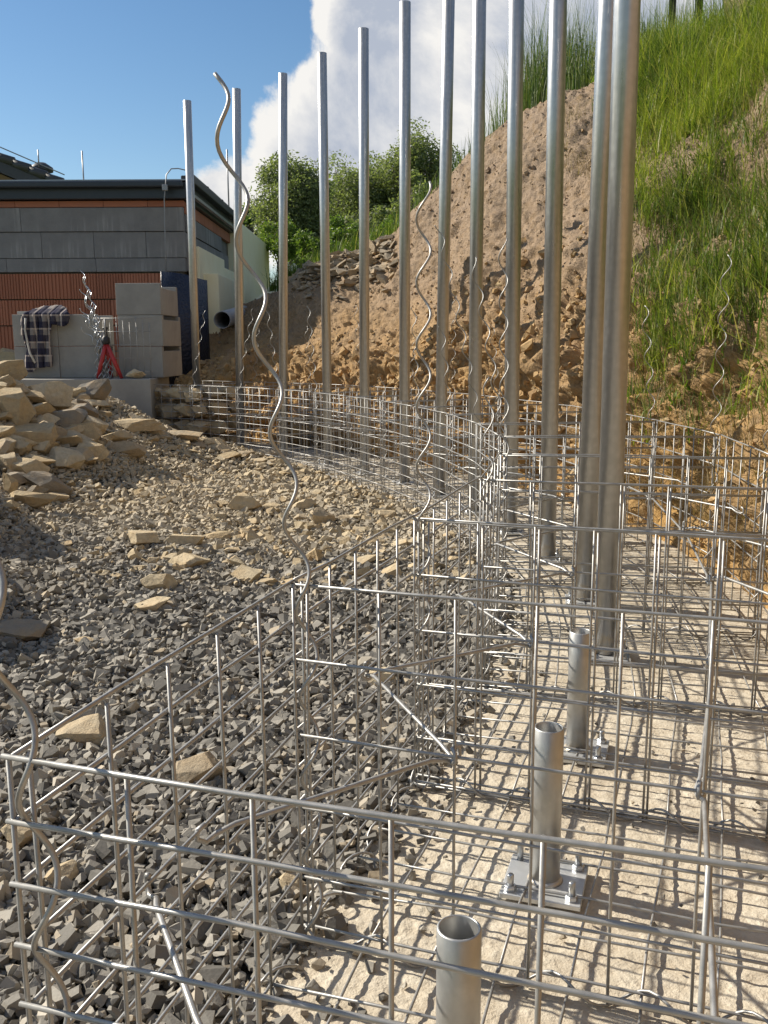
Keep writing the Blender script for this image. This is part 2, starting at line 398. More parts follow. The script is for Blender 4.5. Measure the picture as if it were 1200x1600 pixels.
c = t.mix(t.math('MULTIPLY', stripes(0, 62, 2.0, 0.93), 0.5), c, (0.5, 0.42, 0.36))
c = t.mix(t.math('MULTIPLY', stripes(2, 62, 2.6, 0.93), 0.5), c, (0.5, 0.42, 0.36))
M['plaid'] = t.done(c, 0.95, 0, 0.1)
M['lining'] = plain('pale lining', (0.55, 0.52, 0.47), 0.9)

# ------------------------------------------------------------------ plan of the gabion row
Cp = np.array([[-0.264,0.635],[-0.109,1.142],[0.057,1.589],[0.219,2.062],[0.319,2.545],[0.380,3.033],[0.354,3.526],[0.274,4.012],[0.150,4.484],
               [-0.007,4.951],[-0.206,5.410],[-0.430,5.865],[-0.710,6.293],[-1.041,6.682],[-1.430,6.998],[-1.860,7.245]])
WID, HGT = 0.70, 0.50
tang = np.gradient(Cp, axis=0); tang /= np.linalg.norm(tang, axis=1)[:, None]
nrm = np.stack([tang[:, 1], -tang[:, 0]], 1)
Bp = Cp + WID * nrm
def along(Q, u):
    """point on polyline Q at (possibly fractional, extrapolated) index u"""
    u = np.asarray(u, float); i = np.clip(np.floor(u).astype(int), 0, len(Q)-2); f = (u - i)[..., None]
    return Q[i]*(1-f) + Q[i+1]*f
def front_x(y):       # x of the row's front at depth y
    return np.interp(y, [-3] + list(Cp[:, 1]), [Cp[0, 0] - 0.31*(Cp[0, 1]+3)] + list(Cp[:, 0]))

# ------------------------------------------------------------------ ground
def gravel_h(x, y):
    x, y = np.asarray(x, float), np.asarray(y, float)
    g = lambda cx, cy, sx, sy: np.exp(-((x-cx)/sx)**2 - ((y-cy)/sy)**2)
    d = front_x(y) - x
    far = sstep(5.4, 7.0, y)
    h = 0.72*g(-2.65, 5.35, 0.85, 0.85) + 0.30*g(-2.15, 6.7, 0.75, 0.75) + 0.80*g(-2.30, 3.75, 0.50, 0.55) + 0.60*g(-1.72, 2.65, 0.36, 0.40)  # last two mounds peak out of view, raised so their shade reaches the gravel
    h = h * sstep(0.0, 0.9, d) + 0.12*far*sstep(-0.1, 0.25, d)
    P = np.stack([x.ravel()*1.7, y.ravel()*1.7, np.zeros(x.size)], 1)
    return h + (0.022*fbm(P, 3, 0.5, 3)).reshape(x.shape) * sstep(0.0, 0.4, d) - 0.006
def hit(px, py):
    r = ray(px, py); o = np.array([0, 0, CAMH])
    tt = np.linspace(0.4, 9, 1700); q = o + tt[:, None]*r
    below = q[:, 2] < gravel_h(q[:, 0], q[:, 1])
    k = np.argmax(below) if below.any() else len(tt)-1
    return q[k], tt[k]

def grid_faces(nu, nv):
    i, j = np.meshgrid(np.arange(nu-1), np.arange(nv-1), indexing='ij'); a = (i*nv + j).ravel()
    return np.stack([a, a+nv, a+nv+1, a+1], 1)

# ground to the horizon
g = mesh_np('ground', [(-900, -900, -0.35), (900, -900, -0.35), (900, 900, -0.35), (-900, 900, -0.35)], np.array([[0, 1, 2, 3]]))
tag(link('ground', g, M['meadow']), kind='structure')

# gravel yard surface
yy = np.linspace(-0.6, 9.4, 230); uu = np.linspace(0, 1, 110)
Y, U = np.meshgrid(yy, uu, indexing='ij'); X = (front_x(Y) - 0.005) - (1-U)**1.3 * 7.0
Z = gravel_h(X, Y)
P = np.stack([X, Y, Z], -1).reshape(-1, 3); P[:, 2] += 0.006*fbm(P*np.array([30, 30, 30]), 2, 0.5, 9) - 0.010
tag(link('gravel_yard', mesh_np('gravel_yard', P, grid_faces(230, 110), True), M['fines']), kind='structure')

# lean concrete footing under the row
su = np.concatenate([np.linspace(-3.2, -0.6, 60, endpoint=False), np.linspace(-0.6, 4.0, 380, endpoint=False), np.linspace(4.0, 15.0, 120)]); tv = np.linspace(-0.02, 1.0, 160)
F0, B0 = along(Cp, su), along(Cp + (WID+0.42)*nrm, su)
P = (F0[:, None, :]*(1-tv)[None, :, None] + B0[:, None, :]*tv[None, :, None]).reshape(-1, 2)
q = np.concatenate([P, np.zeros((len(P), 1))], 1)
clump = np.abs(fbm(q*20, 4, 0.6, 21)); patch_ = sstep(-0.25, 0.35, vnoise(q*3.1, 22))
z = (0.0005 + 0.0018*patch_)*np.abs(fbm(q*42, 4, 0.6, 21)) + 0.0010*fbm(q*85, 2, 0.6, 23)*(0.15 + patch_) + 0.0006*clump + 0.004*fbm(q*2.5, 2, 0.4, 5) - 0.004
tag(link('concrete_footing', mesh_np('concrete_footing', np.concatenate([P, z[:, None]], 1), grid_faces(560, 160), True), M['footing']), kind='structure')

# ------------------------------------------------------------------ the bank
pairs = [(-3.0, (1.75, -1.6, 2.7)), (-1.0, (2.15, 0.2, 2.9)), (1.0, (2.45, 1.8, 3.05)), (3.0, (2.80, 3.9, 2.95)), (4.2, (2.85, 5.2, 2.95))]
for u, p_, Yd in ((5.0, (1215, 50), 6.3), (6.0, (1040, 98), 6.75), (6.8, (930, 132), 7.1), (8.0, (800, 182), 7.6), (9.0, (742, 226), 7.9), (9.7, (692, 284), 8.2),
                  (10.5, (640, 330), 8.6), (11.2, (600, 380), 8.9), (12.2, (540, 408), 9.3), (13.2, (480, 436), 9.7), (14.2, (430, 458), 10.1)):
    pairs.append((u, tuple(atY(*p_, Yd))))
pairs += [(15.2, (-1.55, 10.6, 1.22)), (16.4, (-1.90, 9.75, 0.95)), (17.4, (-2.6, 9.25, 0.55))]
pu = np.array([a for a, _ in pairs]); pc = np.array([b for _, b in pairs])
NS, NV = 860, 240
su = np.linspace(pu[0], pu[-1], NS)
toe = along(Cp + (WID+0.10)*nrm, np.clip(su, -3.2, 15.0))
ext = np.clip(su - 15.0, 0, None)[:, None]
toe = toe + ext*np.array([[-0.32, 0.22]])
crest = np.stack([np.interp(su, pu, pc[:, k]) for k in range(3)], 1)
for _ in range(25): crest[1:-1] = 0.25*crest[:-2] + 0.5*crest[1:-1] + 0.25*crest[2:]
vv = np.linspace(0, 1, NV)
hx = np.interp(vv, [0, .05, .26, .40, .70, .92, 1], [0, .02, .12, .27, .62, .89, 1])
gz = np.interp(vv, [0, .05, .26, .40, .70, .92, 1], [-.02, .05, .28, .42, .73, .955, 1])
def bank_point(si, vi, h=None):
    pass
base3 = np.concatenate([toe, np.zeros((NS, 1))], 1)
BK = np.empty((NS, NV, 3))
BK[..., :2] = toe[:, None, :] + (crest[:, :2] - toe)[:, None, :]*hx[None, :, None]
BK[..., 2] = crest[:, 2][:, None]*gz[None, :]
def grid_normals(G):
    du = np.gradient(G, axis=0); dv = np.gradient(G, axis=1); n = np.cross(du, dv); n /= np.linalg.norm(n, axis=-1)[..., None] + 1e-12
    return n
BN = grid_normals(BK)
if BN[NS//2, NV//2, 2] < 0: BN = -BN
q = BK.reshape(-1, 3)
vq = np.tile(vv, NS)
rock = 1 - sstep(0.30, 0.55, vq + 0.10*vnoise(q*2.0, 4))
d = 0.10*fbm(q*1.5, 3, 0.5, 11) + rock*(0.11*np.abs(fbm(q*4.5, 4, 0.6, 12)) + 0.030*fbm(q*22, 3, 0.55, 13)) + (1-rock)*(0.026*np.abs(fbm(q*np.array([11, 11, 8]), 4, 0.65, 14)) + 0.011*fbm(q*34, 3, 0.6, 15) + 0.03*np.abs(vnoise(q*np.array([3.2, 3.2, 1.2]), 16)))
lump = sstep(0.15, 0.5, vnoise(q*np.array([1.1, 1.1, 2.2]), 31))
d += rock*0.07*lump
d *= sstep(0.0, 0.06, vq) * (1 - 0.75*sstep(0.93, 1.0, vq))
BD = (q + BN.reshape(-1, 3)*d[:, None]).reshape(NS, NV, 3)
tag(link('bank', mesh_np('bank', BD.reshape(-1, 3), grid_faces(NS, NV), True), M['soil']), kind='structure')
BDN = grid_normals(BD)
if BDN[NS//2, NV//2, 2] < 0: BDN = -BDN

# meadow on top of the bank
steps = np.array([0, .15, .4, .8, 1.5, 3, 6, 12, 30, 80]); out = np.stack([np.full(NS, 0.75), np.full(NS, 0.66)], 1)
lf = sstep(11, 15, su)[:, None]; out = out*(1-lf) + np.array([[0.10, 1.0]])*lf
PL = np.empty((NS, len(steps), 3)); cr = BD[:, -1, :]
PL[..., :2] = cr[:, None, :2] + out[:, None, :]*steps[None, :, None]
PL[..., 2] = cr[:, 2][:, None] + 0.5*np.minimum(steps, 0.5)[None, :]*0.15 + 0.02*np.minimum(steps, 12)[None, :]
sel = np.arange(0, NS, 4)
tag(link('meadow', mesh_np('meadow', PL[sel].reshape(-1, 3), grid_faces(len(sel), len(steps)), True), M['meadow']), kind='structure')

# ------------------------------------------------------------------ stones
def cut_block(r, ncut, dims, lo=0.26, hi=0.42, zw=0.7):
    """a block knocked to shape: a box with ncut corners and edges split away"""
    bm = bmesh.new(); bmesh.ops.create_cube(bm, size=1.0)
    for k in range(ncut):
        n_ = r.normal(size=3); n_[2] *= zw; n_ /= np.linalg.norm(n_)
        reach = 0.5*np.abs(n_).sum(); d_ = reach*r.uniform(lo, hi)*2
        bmesh.ops.bisect_plane(bm, geom=bm.verts[:] + bm.edges[:] + bm.faces[:], plane_co=Vector(n_*d_), plane_no=Vector(n_), clear_outer=True)
        bmesh.ops.holes_fill(bm, edges=[e for e in bm.edges if e.is_boundary], sides=0)
    for v in bm.verts: v.co = Vector((v.co.x*dims[0], v.co.y*dims[1], v.co.z*dims[2]))
    return bm
def hull_proto(npts, seed, flat=0.6, boxy=0.5):
    r = np.random.default_rng(seed)
    bm = cut_block(r, 6, (1.0, r.uniform(.62, .95), flat*r.uniform(.8, 1.3)), 0.20, 0.36, 1.0)
    bmesh.ops.remove_doubles(bm, verts=bm.verts[:], dist=0.19)
    bmesh.ops.triangulate(bm, faces=bm.faces[:]); bm.verts.index_update(); bmesh.ops.recalc_face_normals(bm, faces=bm.faces[:])
    V = np.array([v.co[:] for v in bm.verts]); F = np.array([[v.index for v in f.verts] for f in bm.faces]); bm.free()
    return V - V.mean(0), F
def rand_rot(n, tilt, r):
    a = r.uniform(0, 2*math.pi, n); tx = r.normal(0, tilt, n); ty = r.normal(0, tilt, n)
    ca, sa = np.cos(a), np.sin(a); z, o = np.zeros(n), np.ones(n)
    Rz = np.stack([np.stack([ca, -sa, z], 1), np.stack([sa, ca, z], 1), np.stack([z, z, o], 1)], 1)
    Rx = np.stack([np.stack([o, z, z], 1), np.stack([z, np.cos(tx), -np.sin(tx)], 1), np.stack([z, np.sin(tx), np.cos(tx)], 1)], 1)
    Ry = np.stack([np.stack([np.cos(ty), z, np.sin(ty)], 1), np.stack([z, o, z], 1), np.stack([-np.sin(ty), z, np.cos(ty)], 1)], 1)
    return Ry @ Rx @ Rz
def scatter(name, pos, size, protos, mat, tilt, seed, parent=None):
    r = np.random.default_rng(seed); n = len(pos); which = r.integers(0, len(protos), n); Vs, Fs, o = [], [], 0
    Rm = rand_rot(n, tilt, r)
    for k, (V, F) in enumerate(protos):
        ix = np.where(which == k)[0]
        if not len(ix): continue
        W_ = np.einsum('nij,vj->nvi', Rm[ix], V)*size[ix][:, None, None] + pos[ix][:, None, :]
        Vs.append(W_.reshape(-1, 3)); Fs.append((F[None] + (np.arange(len(ix))*len(V))[:, None, None]).reshape(-1, 3) + o); o += len(ix)*len(V)
    return link(name, mesh_np(name, np.concatenate(Vs), np.concatenate(Fs), False), mat, parent)
protos = [hull_proto(random.choice((11, 12, 13, 15)), 100+k, 0.52, 0.40) for k in range(14)]
pts, sz = [], []
for y0, y1, cell, s0 in ((0.45, 2.4, 0.0150, 0.0182), (2.4, 4.4, 0.0172, 0.0200), (4.4, 7.6, 0.0225, 0.0240)):
    for layer in range(2):
        gx, gy = np.meshgrid(np.arange(-3.6, 0.5, cell), np.arange(y0, y1, cell), indexing='ij')
        gx = gx.ravel() + rng.uniform(-.5, .5, gx.size)*cell; gy = gy.ravel() + rng.uniform(-.5, .5, gy.size)*cell
        ok = (gx < front_x(gy) + 0.012 + 0.02*rng.normal(size=gx.size)*(gy < 4)) & (gx > -0.43*gy - 0.55)
        gx, gy = gx[ok], gy[ok]
        thin = 1 - 0.55*sstep(3.6, 5.0, gy)*(vnoise(np.stack([gx*2.2, gy*2.2, gx*0], 1), 77) > 0.15)
        ok = rng.uniform(size=gx.size) < thin*(1.0 if layer == 0 else 0.62*(gx > -0.43*gy - 0.08))
        gx, gy = gx[ok], gy[ok]
        s_ = s0*np.clip(rng.lognormal(0, 0.36, gx.size), 0.45, 2.2)
        zz = gravel_h(gx, gy) + (0.001 if layer == 0 else 0.55*s0) + rng.normal(0, 0.12*s0, gx.size)
        pts.append(np.stack([gx, gy, zz], 1)); sz.append(s_)
pts, sz = np.concatenate(pts), np.concatenate(sz)
tag(scatter('gravel', pts, sz, protos, M['gravel'], 0.6, 5), 'loose grey crushed gravel covering the yard in front of the wire baskets', 'gravel', kind='stuff')
# stray crumbs on the footing
n = 1500; u = rng.uniform(-1, 14, n); f_ = np.where(rng.uniform(size=n) < 0.45, np.abs(rng.normal(0, 0.08, n)), rng.uniform(0, 1.1, n))
cp = along(Cp, u)*(1-f_)[:, None] + along(Bp, u)*f_[:, None]
tag(scatter('gravel_crumbs', np.concatenate([cp, np.full((n, 1), 0.004)], 1), np.where(f_ < 0.2, rng.uniform(.005, .020, n), rng.uniform(.003, .010, n)), protos, M['gravel'], 0.6, 6),
    'stray gravel crumbs lying on the sandy concrete', 'gravel', kind='stuff')

# stones bedded in the lower face of the bank
n = 10000; si = rng.integers(30, NS-40, n); vi = np.clip((np.abs(rng.normal(0.20, 0.13, n)))*NV, 2, NV-30).astype(int)
bs = np.clip(rng.lognormal(-3.75, 0.50, n), 0.010, 0.10)*np.where(su[si] < 6.9, 0.5, 1.0)
tag(scatter('bank_stones', BD[si, vi] + BDN[si, vi]*(bs*0.05)[:, None], bs, [hull_proto(16, 300+k, 0.65, 0.35) for k in range(8)], M['bankstone'], 0.8, 8),
    'broken ochre stones and clods packed in the cut face of the bank', 'rubble', kind='stuff')
n = 3000; si = rng.integers(300, NS-60, n); vi = rng.integers(86, NV-4, n)
bs = np.clip(rng.lognormal(-4.4, 0.5, n), 0.006, 0.045)
tag(scatter('soil_clods', BD[si, vi], bs, [hull_proto(12, 330+k, 0.7, 0.2) for k in range(5)], M['clod'], 0.8, 9),
    'small brown clods on the bare upper slope of the bank', 'soil', kind='stuff')
# flat stone rubble along the low far crest
n = 520; su_t = np.interp(rng.uniform(11.1, 13.4, n), su, np.arange(NS)).astype(int); vi = np.clip(NV - 1 - np.abs(rng.normal(0, 26, n)), 120, NV-1).astype(int)
tag(scatter('slab_rubble', BD[su_t, vi] + np.array([0, 0, 0.02]), np.clip(rng.lognormal(-2.65, 0.45, n), .03, .20), [hull_proto(14, 350+k, 0.28, 0.5) for k in range(6)], M['slabstone'], 0.35, 10),
    'heap of flat grey-brown stone slabs along the low crest of the bank', 'rubble', kind='stuff')

def rock_mesh(name, seed, dims, npts=20, boxy=0.55):
    r = np.random.default_rng(seed)
    bm = cut_block(r, 11 + seed % 5, (1.12, 1.12, 1.12), 0.24, 0.40, 1.0)
    e_ = Matrix.Rotation(r.uniform(-.6, .6), 3, 'X') @ Matrix.Rotation(r.uniform(-.6, .6), 3, 'Y') @ Matrix.Rotation(r.uniform(0, 3), 3, 'Z')
    for v in bm.verts: v.co = e_ @ v.co
    lo_ = np.array([v.co[:] for v in bm.verts]); sc_ = 1.06/np.maximum(lo_.max(0) - lo_.min(0), 0.3)
    for v in bm.verts: v.co = Vector((v.co.x*sc_[0], v.co.y*sc_[1], v.co.z*sc_[2]))
    bmesh.ops.remove_doubles(bm, verts=bm.verts[:], dist=0.04)
    bmesh.ops.bevel(bm, geom=bm.edges[:], offset=0.010, segments=1, affect='EDGES')
    bmesh.ops.triangulate(bm, faces=bm.faces[:])
    for _ in range(2):
        bmesh.ops.subdivide_edges(bm, edges=[e for e in bm.edges if e.calc_length() > 0.24], cuts=1, use_grid_fill=True)
        bmesh.ops.triangulate(bm, faces=bm.faces[:])
    bmesh.ops.recalc_face_normals(bm, faces=bm.faces[:])
    V = np.array([v.co[:] for v in bm.verts])
    V = V*(1 + 0.045*fbm(V*5 + seed, 3, 0.55, seed)[:, None])
    V *= np.array(dims); lo = V[:, 2].min(); V[:, 2] -= lo
    for v, co in zip(bm.verts, V): v.co = co
    me = bpy.data.meshes.new(name); bm.to_mesh(me); bm.free(); return me

rock_no = [0]
def rock(px, py, w, h, label, mat='sandstone', group=None, depth=0.8, tilt=(0, 0), sink=0.25, name='sandstone_rock', Yfix=None, rz=None):
    rock_no[0] += 1; k = rock_no[0]
    p_, dist = hit(px, py)
    w = w*(1.32 if group == HEAP else 1.0); h = h*(1.15 if group == HEAP else 1.0); wm = w*dist/FPX; hm = max(h*dist/FPX*0.92, 0.012)
    me = rock_mesh(name, 500+k, (wm, wm*depth, hm), 16 + k % 9, 0.45 + 0.25*((k*37) % 10)/10)
    o = link(name, me, M[mat]); o.location = (p_[0], p_[1] + wm*depth*0.35, p_[2] - hm*sink*0.6 + 0.006)
    o.rotation_euler = (R(tilt[0]), R(tilt[1]), R(rz if rz is not None else (k*47) % 40 - 20))
    tag(o, label, 'rock', group); return o
HEAP = 'sandstone pieces in the rubble heap'; LS_ = 'dark grey slaty piece lying among the tan stones of the rubble heap'; LH = 'rough brown sandstone piece lying in the rubble heap beside the block wall'
rock(20, 668, 62, 70, 'large rounded pale boulder with a pitted face high on the rubble heap', depth=0.8, tilt=(6, -4), name='sandstone_boulder')
rock(38, 794, 84, 30, 'long squared sandstone bar lying across the foot of the rubble heap', depth=0.5, rz=-8)
rock(123, 615, 56, 32, 'squared sandstone block with sharp arrises at the crest of the rubble heap', depth=0.6, rz=12)
rock(95, 668, 78, 32, 'dark wedge shaped stone slab in the middle of the rubble heap', 'shale', depth=0.7, tilt=(10, 0))
rock(66, 775, 76, 40, 'dark tilted slate slab leaning low in the rubble heap', 'shale', depth=0.4, tilt=(0, 26), rz=5)
rock(14, 776, 22, 42, 'upright ochre stone standing above the long bar of the rubble heap', depth=0.6)
rock(93, 733, 60, 36, 'blunt wedge sandstone resting on the gravel edge of the rubble heap', depth=0.8, tilt=(0, 14))
for px, py, w, h, m in ((10, 600, 52, 36, 0), (42, 606, 46, 24, 0), (70, 638, 54, 42, 0), (92, 600, 60, 20, 0), (108, 622, 32, 16, 0), (122, 655, 44, 22, 1), (108, 684, 36, 16, 0), (35, 695, 68, 30, 0),
                         (28, 712, 26, 24, 0), (62, 712, 34, 26, 0), (72, 690, 40, 22, 0), (98, 702, 46, 22, 0), (45, 734, 50, 22, 0), (82, 786, 32, 14, 0), (125, 703, 42, 16, 0), (130, 728, 36, 10, 0),
                         (8, 735, 36, 26, 0), (25, 758, 34, 18, 1), (55, 655, 40, 22, 0), (5, 690, 30, 26, 0), (140, 640, 40, 14, 0), (60, 582, 40, 14, 0), (8, 570, 44, 24, 0)):
    rock(px, py, w, h, LS_ if m else LH, 'shale' if m else 'sandstone', HEAP, depth=0.6 + 0.4*random.random(), tilt=(random.uniform(-10, 12), random.uniform(-14, 14)))
rr = random.Random(4)
for k in range(34):
    px = rr.uniform(-30, 145); top = 572 + max(0, px-20)*0.35; py = rr.uniform(top + 8, 800 - max(0, px-60)*0.9)
    if py < top: continue
    w = rr.uniform(20, 50); dk = rr.random() >= 0.8; rock(px, py, w, w*rr.uniform(0.35, 0.8), LS_ if dk else LH, 'shale' if dk else 'sandstone', HEAP, depth=rr.uniform(.5, 1), tilt=(rr.uniform(-18, 18), rr.uniform(-22, 22)))
rock(228, 678, 84, 20, 'long tapered stone slab tilted up beside the stone filled basket', depth=0.25, tilt=(0, 30), rz=-6)
rock(200, 674, 92, 20, 'broad pale flat sandstone slab lying on the gravel below the tilted slab', depth=0.5, rz=4)
rock(177, 694, 52, 20, 'small pointed sandstone slab beside the broad pale slab', depth=0.6, tilt=(0, -12))
rock(194, 716, 62, 30, 'notched sandstone block at the foot of the slope of gravel', depth=0.6)
rock(292, 676, 30, 18, 'pale cube shaped stone in front of the stone filled basket', depth=0.8)
rock(283, 690, 66, 18, 'low pale stone bar in front of the stone filled basket', depth=0.5)
rock(330, 700, 42, 18, 'dark edged stone by the first mesh panels after the filled basket', depth=0.7)
rock(420, 716, 42, 16, 'dark flat stone slab against the foot of the mesh panels', 'shale', depth=0.8)
rock(385, 802, 54, 34, 'bright thick sandstone slab alone on the gravel behind the tall spiral', depth=0.7, tilt=(4, 4))
rock(500, 822, 38, 30, 'brown sandstone lump leaning on the gravel close to the mesh panels', depth=0.8, tilt=(0, 12))
rock(472, 800, 36, 22, 'rounded tan sandstone lump between the bright slab and the mesh panels', depth=0.8)
rock(305, 1232, 84, 54, 'large pale flat stone seen through the end basket front mesh', depth=0.8, tilt=(8, 0))
rock(120, 1168, 80, 34, 'grey brown stone slab just outside the end basket top wire', depth=0.7, tilt=(6, -8))
rock(28, 1004, 96, 32, 'dark flat slab with a pale top lying alone on the gravel', 'shale', depth=0.7)
rock(600, 1075, 46, 26, 'pale stone on the gravel behind the second basket front mesh', depth=0.8)
rock(246, 928, 50, 34, 'sharp ochre sandstone lump alone in the middle of the gravel', depth=0.8)
rock(230, 962, 56, 24, 'low ochre stone with a dark side below the ochre lump on the gravel', depth=0.8, tilt=(0, -8))
LG = 'small pale sandstone fragment lying loose on the grey gravel'; GG = 'sandstone fragments on the gravel'
for px, py, w, h in ((422, 800, 32, 12), (605, 812, 28, 14), (224, 858, 48, 30), (285, 858, 62, 24), (206, 880, 30, 24), (296, 892, 62, 26), (416, 922, 36, 16), (330, 846, 56, 12), (396, 824, 32, 14),
                     (486, 830, 30, 10), (130, 1012, 42, 12), (20, 1330, 62, 44), (450, 1402, 44, 30), (255, 936, 30, 10), (262, 800, 24, 14), (225, 782, 18, 16), (345, 792, 24, 10), (310, 702, 26, 12),
                     (360, 722, 40, 16), (345, 708, 30, 14), (382, 716, 34, 12), (405, 728, 24, 10), (250, 690, 30, 12), (268, 705, 22, 9), (300, 712, 28, 9), (470, 815, 24, 10), (515, 800, 22, 10), (540, 815, 26, 9),
                     (90, 1390, 46, 30), (445, 745, 30, 10), (395, 745, 26, 9), (240, 1010, 22, 9), (360, 868, 28, 10), (270, 760, 26, 9)):
    rock(px, py, w, h, LG, 'sandstone', GG, depth=0.6 + 0.4*random.random(), tilt=(random.uniform(-10, 10), random.uniform(-10, 10)))
n = 1500; gy = rng.uniform(3.0, 7.2, n); gx = front_x(gy) - np.abs(rng.normal(0, 0.85, n)) - 0.02
tag(scatter('stone_chips', np.stack([gx, gy, gravel_h(gx, gy) + 0.015], 1), np.clip(rng.lognormal(-3.5, 0.45, n), .015, .10), [hull_proto(14, 380+k, 0.4, 0.4) for k in range(6)], M['chip'], 0.4, 12),
    'scattered tan stone chips on the far gravel', 'rubble', kind='stuff')

# ------------------------------------------------------------------ wire baskets
WR = 0.00212
def bent(a, b, seed, amp=0.0009, seg=5):
    a, b = np.asarray(a, float), np.asarray(b, float); r = np.random.default_rng(seed)
    tt = np.linspace(0, 1, seg)[:, None]; P_ = a + (b-a)*tt
    P_[1:-1] += r.normal(0, amp, (seg-2, 3)); P_[0] += r.normal(0, amp*0.7, 3); P_[-1] += r.normal(0, amp*0.7, 3); return P_
def panel(parent, name, a, b, zs, vstep, hoff, single, seed, ext=0.0, zoff=0.0, shift=0.0):
    """a welded mesh panel from plan point a to b; hoff moves the horizontal wires to one face"""
    a, b = np.asarray(a, float), np.asarray(b, float); L = np.linalg.norm(b-a); d_ = (b-a)/L; n_ = np.array([d_[1], -d_[0]])
    o3 = np.array(parent.location); wires = []
    r = np.random.default_rng(seed); lean = r.normal(0, 0.004)
    for k, z_ in enumerate(zs):
        pa, pb = a - d_*ext + n_*(hoff + lean*z_), b + d_*ext + n_*(hoff + lean*z_)
        wires.append(bent((*pa, z_+zoff), (*pb, z_+zoff), seed*91+k))
    nv_ = int(round((L-0.02)/vstep)); e = 0.012
    for k in range(nv_+1):
        q_ = a + d_*(e + (L-2*e)*k/nv_ + shift)
        wires.append(bent((*q_, zs[0]-0.006 if zs[0] > 0.02 else 0.0), (*(q_ + n_*lean*zs[-1]), zs[-1]-0.003+zoff), seed*91+50+k, 0.0006, 4))
    if single:
        hold = empty(name, (0, 0, 0), 0, parent)
        for P_ in wires:
            m_ = MB(); m_.tube(P_ - o3, WR, 6); m_.build('wire', M['wire'], hold, True)
        return hold
    m_ = MB()
    for P_ in wires: m_.tube(P_ - o3, WR, 5)
    return m_.build(name, M['wire'], parent, True)
def helix(a, b, rad, pitch, ph=0.0, res=14, bend=None):
    a, b = np.asarray(a, float), np.asarray(b, float); L = np.linalg.norm(b-a); ax = (b-a)/L
    u = np.cross(ax, (0.3, 1, 0.2)); u /= np.linalg.norm(u); w = np.cross(ax, u)
    nt = max(8, int(L/pitch*res)); tt = np.linspace(0, 1, nt); an = ph + 2*math.pi*L*tt/pitch
    P_ = a + (b-a)*tt[:, None] + rad*(np.cos(an)[:, None]*u + np.sin(an)[:, None]*w)
    if bend is not None: P_ += np.asarray(bend)[None]*(tt**2)[:, None]
    return P_
def tie_points(a, b):
    a, b = np.asarray(a, float), np.asarray(b, float); d_ = (b-a)/np.linalg.norm(b-a)
    s_ = np.cross(d_, (0, 0, 1)); up = np.array([0, 0, 1.0])
    hook = lambda c, sg: [c + sg*d_*0.004 + up*0.010, c + sg*d_*0.013 + up*0.006, c + sg*d_*0.014 - up*0.004, c + sg*d_*0.004 - up*0.010, c - sg*d_*0.008 - up*0.007 + s_*0.004, c - sg*d_*0.014 + s_*0.004]
    return np.array(hook(a, -1)[::-1] + [a + (b-a)*0.5 + up*0.001] + hook(b, 1)) if False else np.array(hook(a, -1)[:5][::1][::-1][::-1] + [a + d_*0.03, (a+b)/2, b - d_*0.03] + hook(b, 1)[:5][::-1])
Z5 = [0.006] + [0.05*k for k in range(1, 11)]; Z10 = [0.010] + [0.1*k for k in range(1, 6)]
ordinal = ['first', 'second', 'third', 'fourth', 'fifth', 'sixth', 'seventh', 'eighth', 'ninth', 'tenth', 'eleventh', 'twelfth', 'thirteenth', 'fourteenth', 'fifteenth']
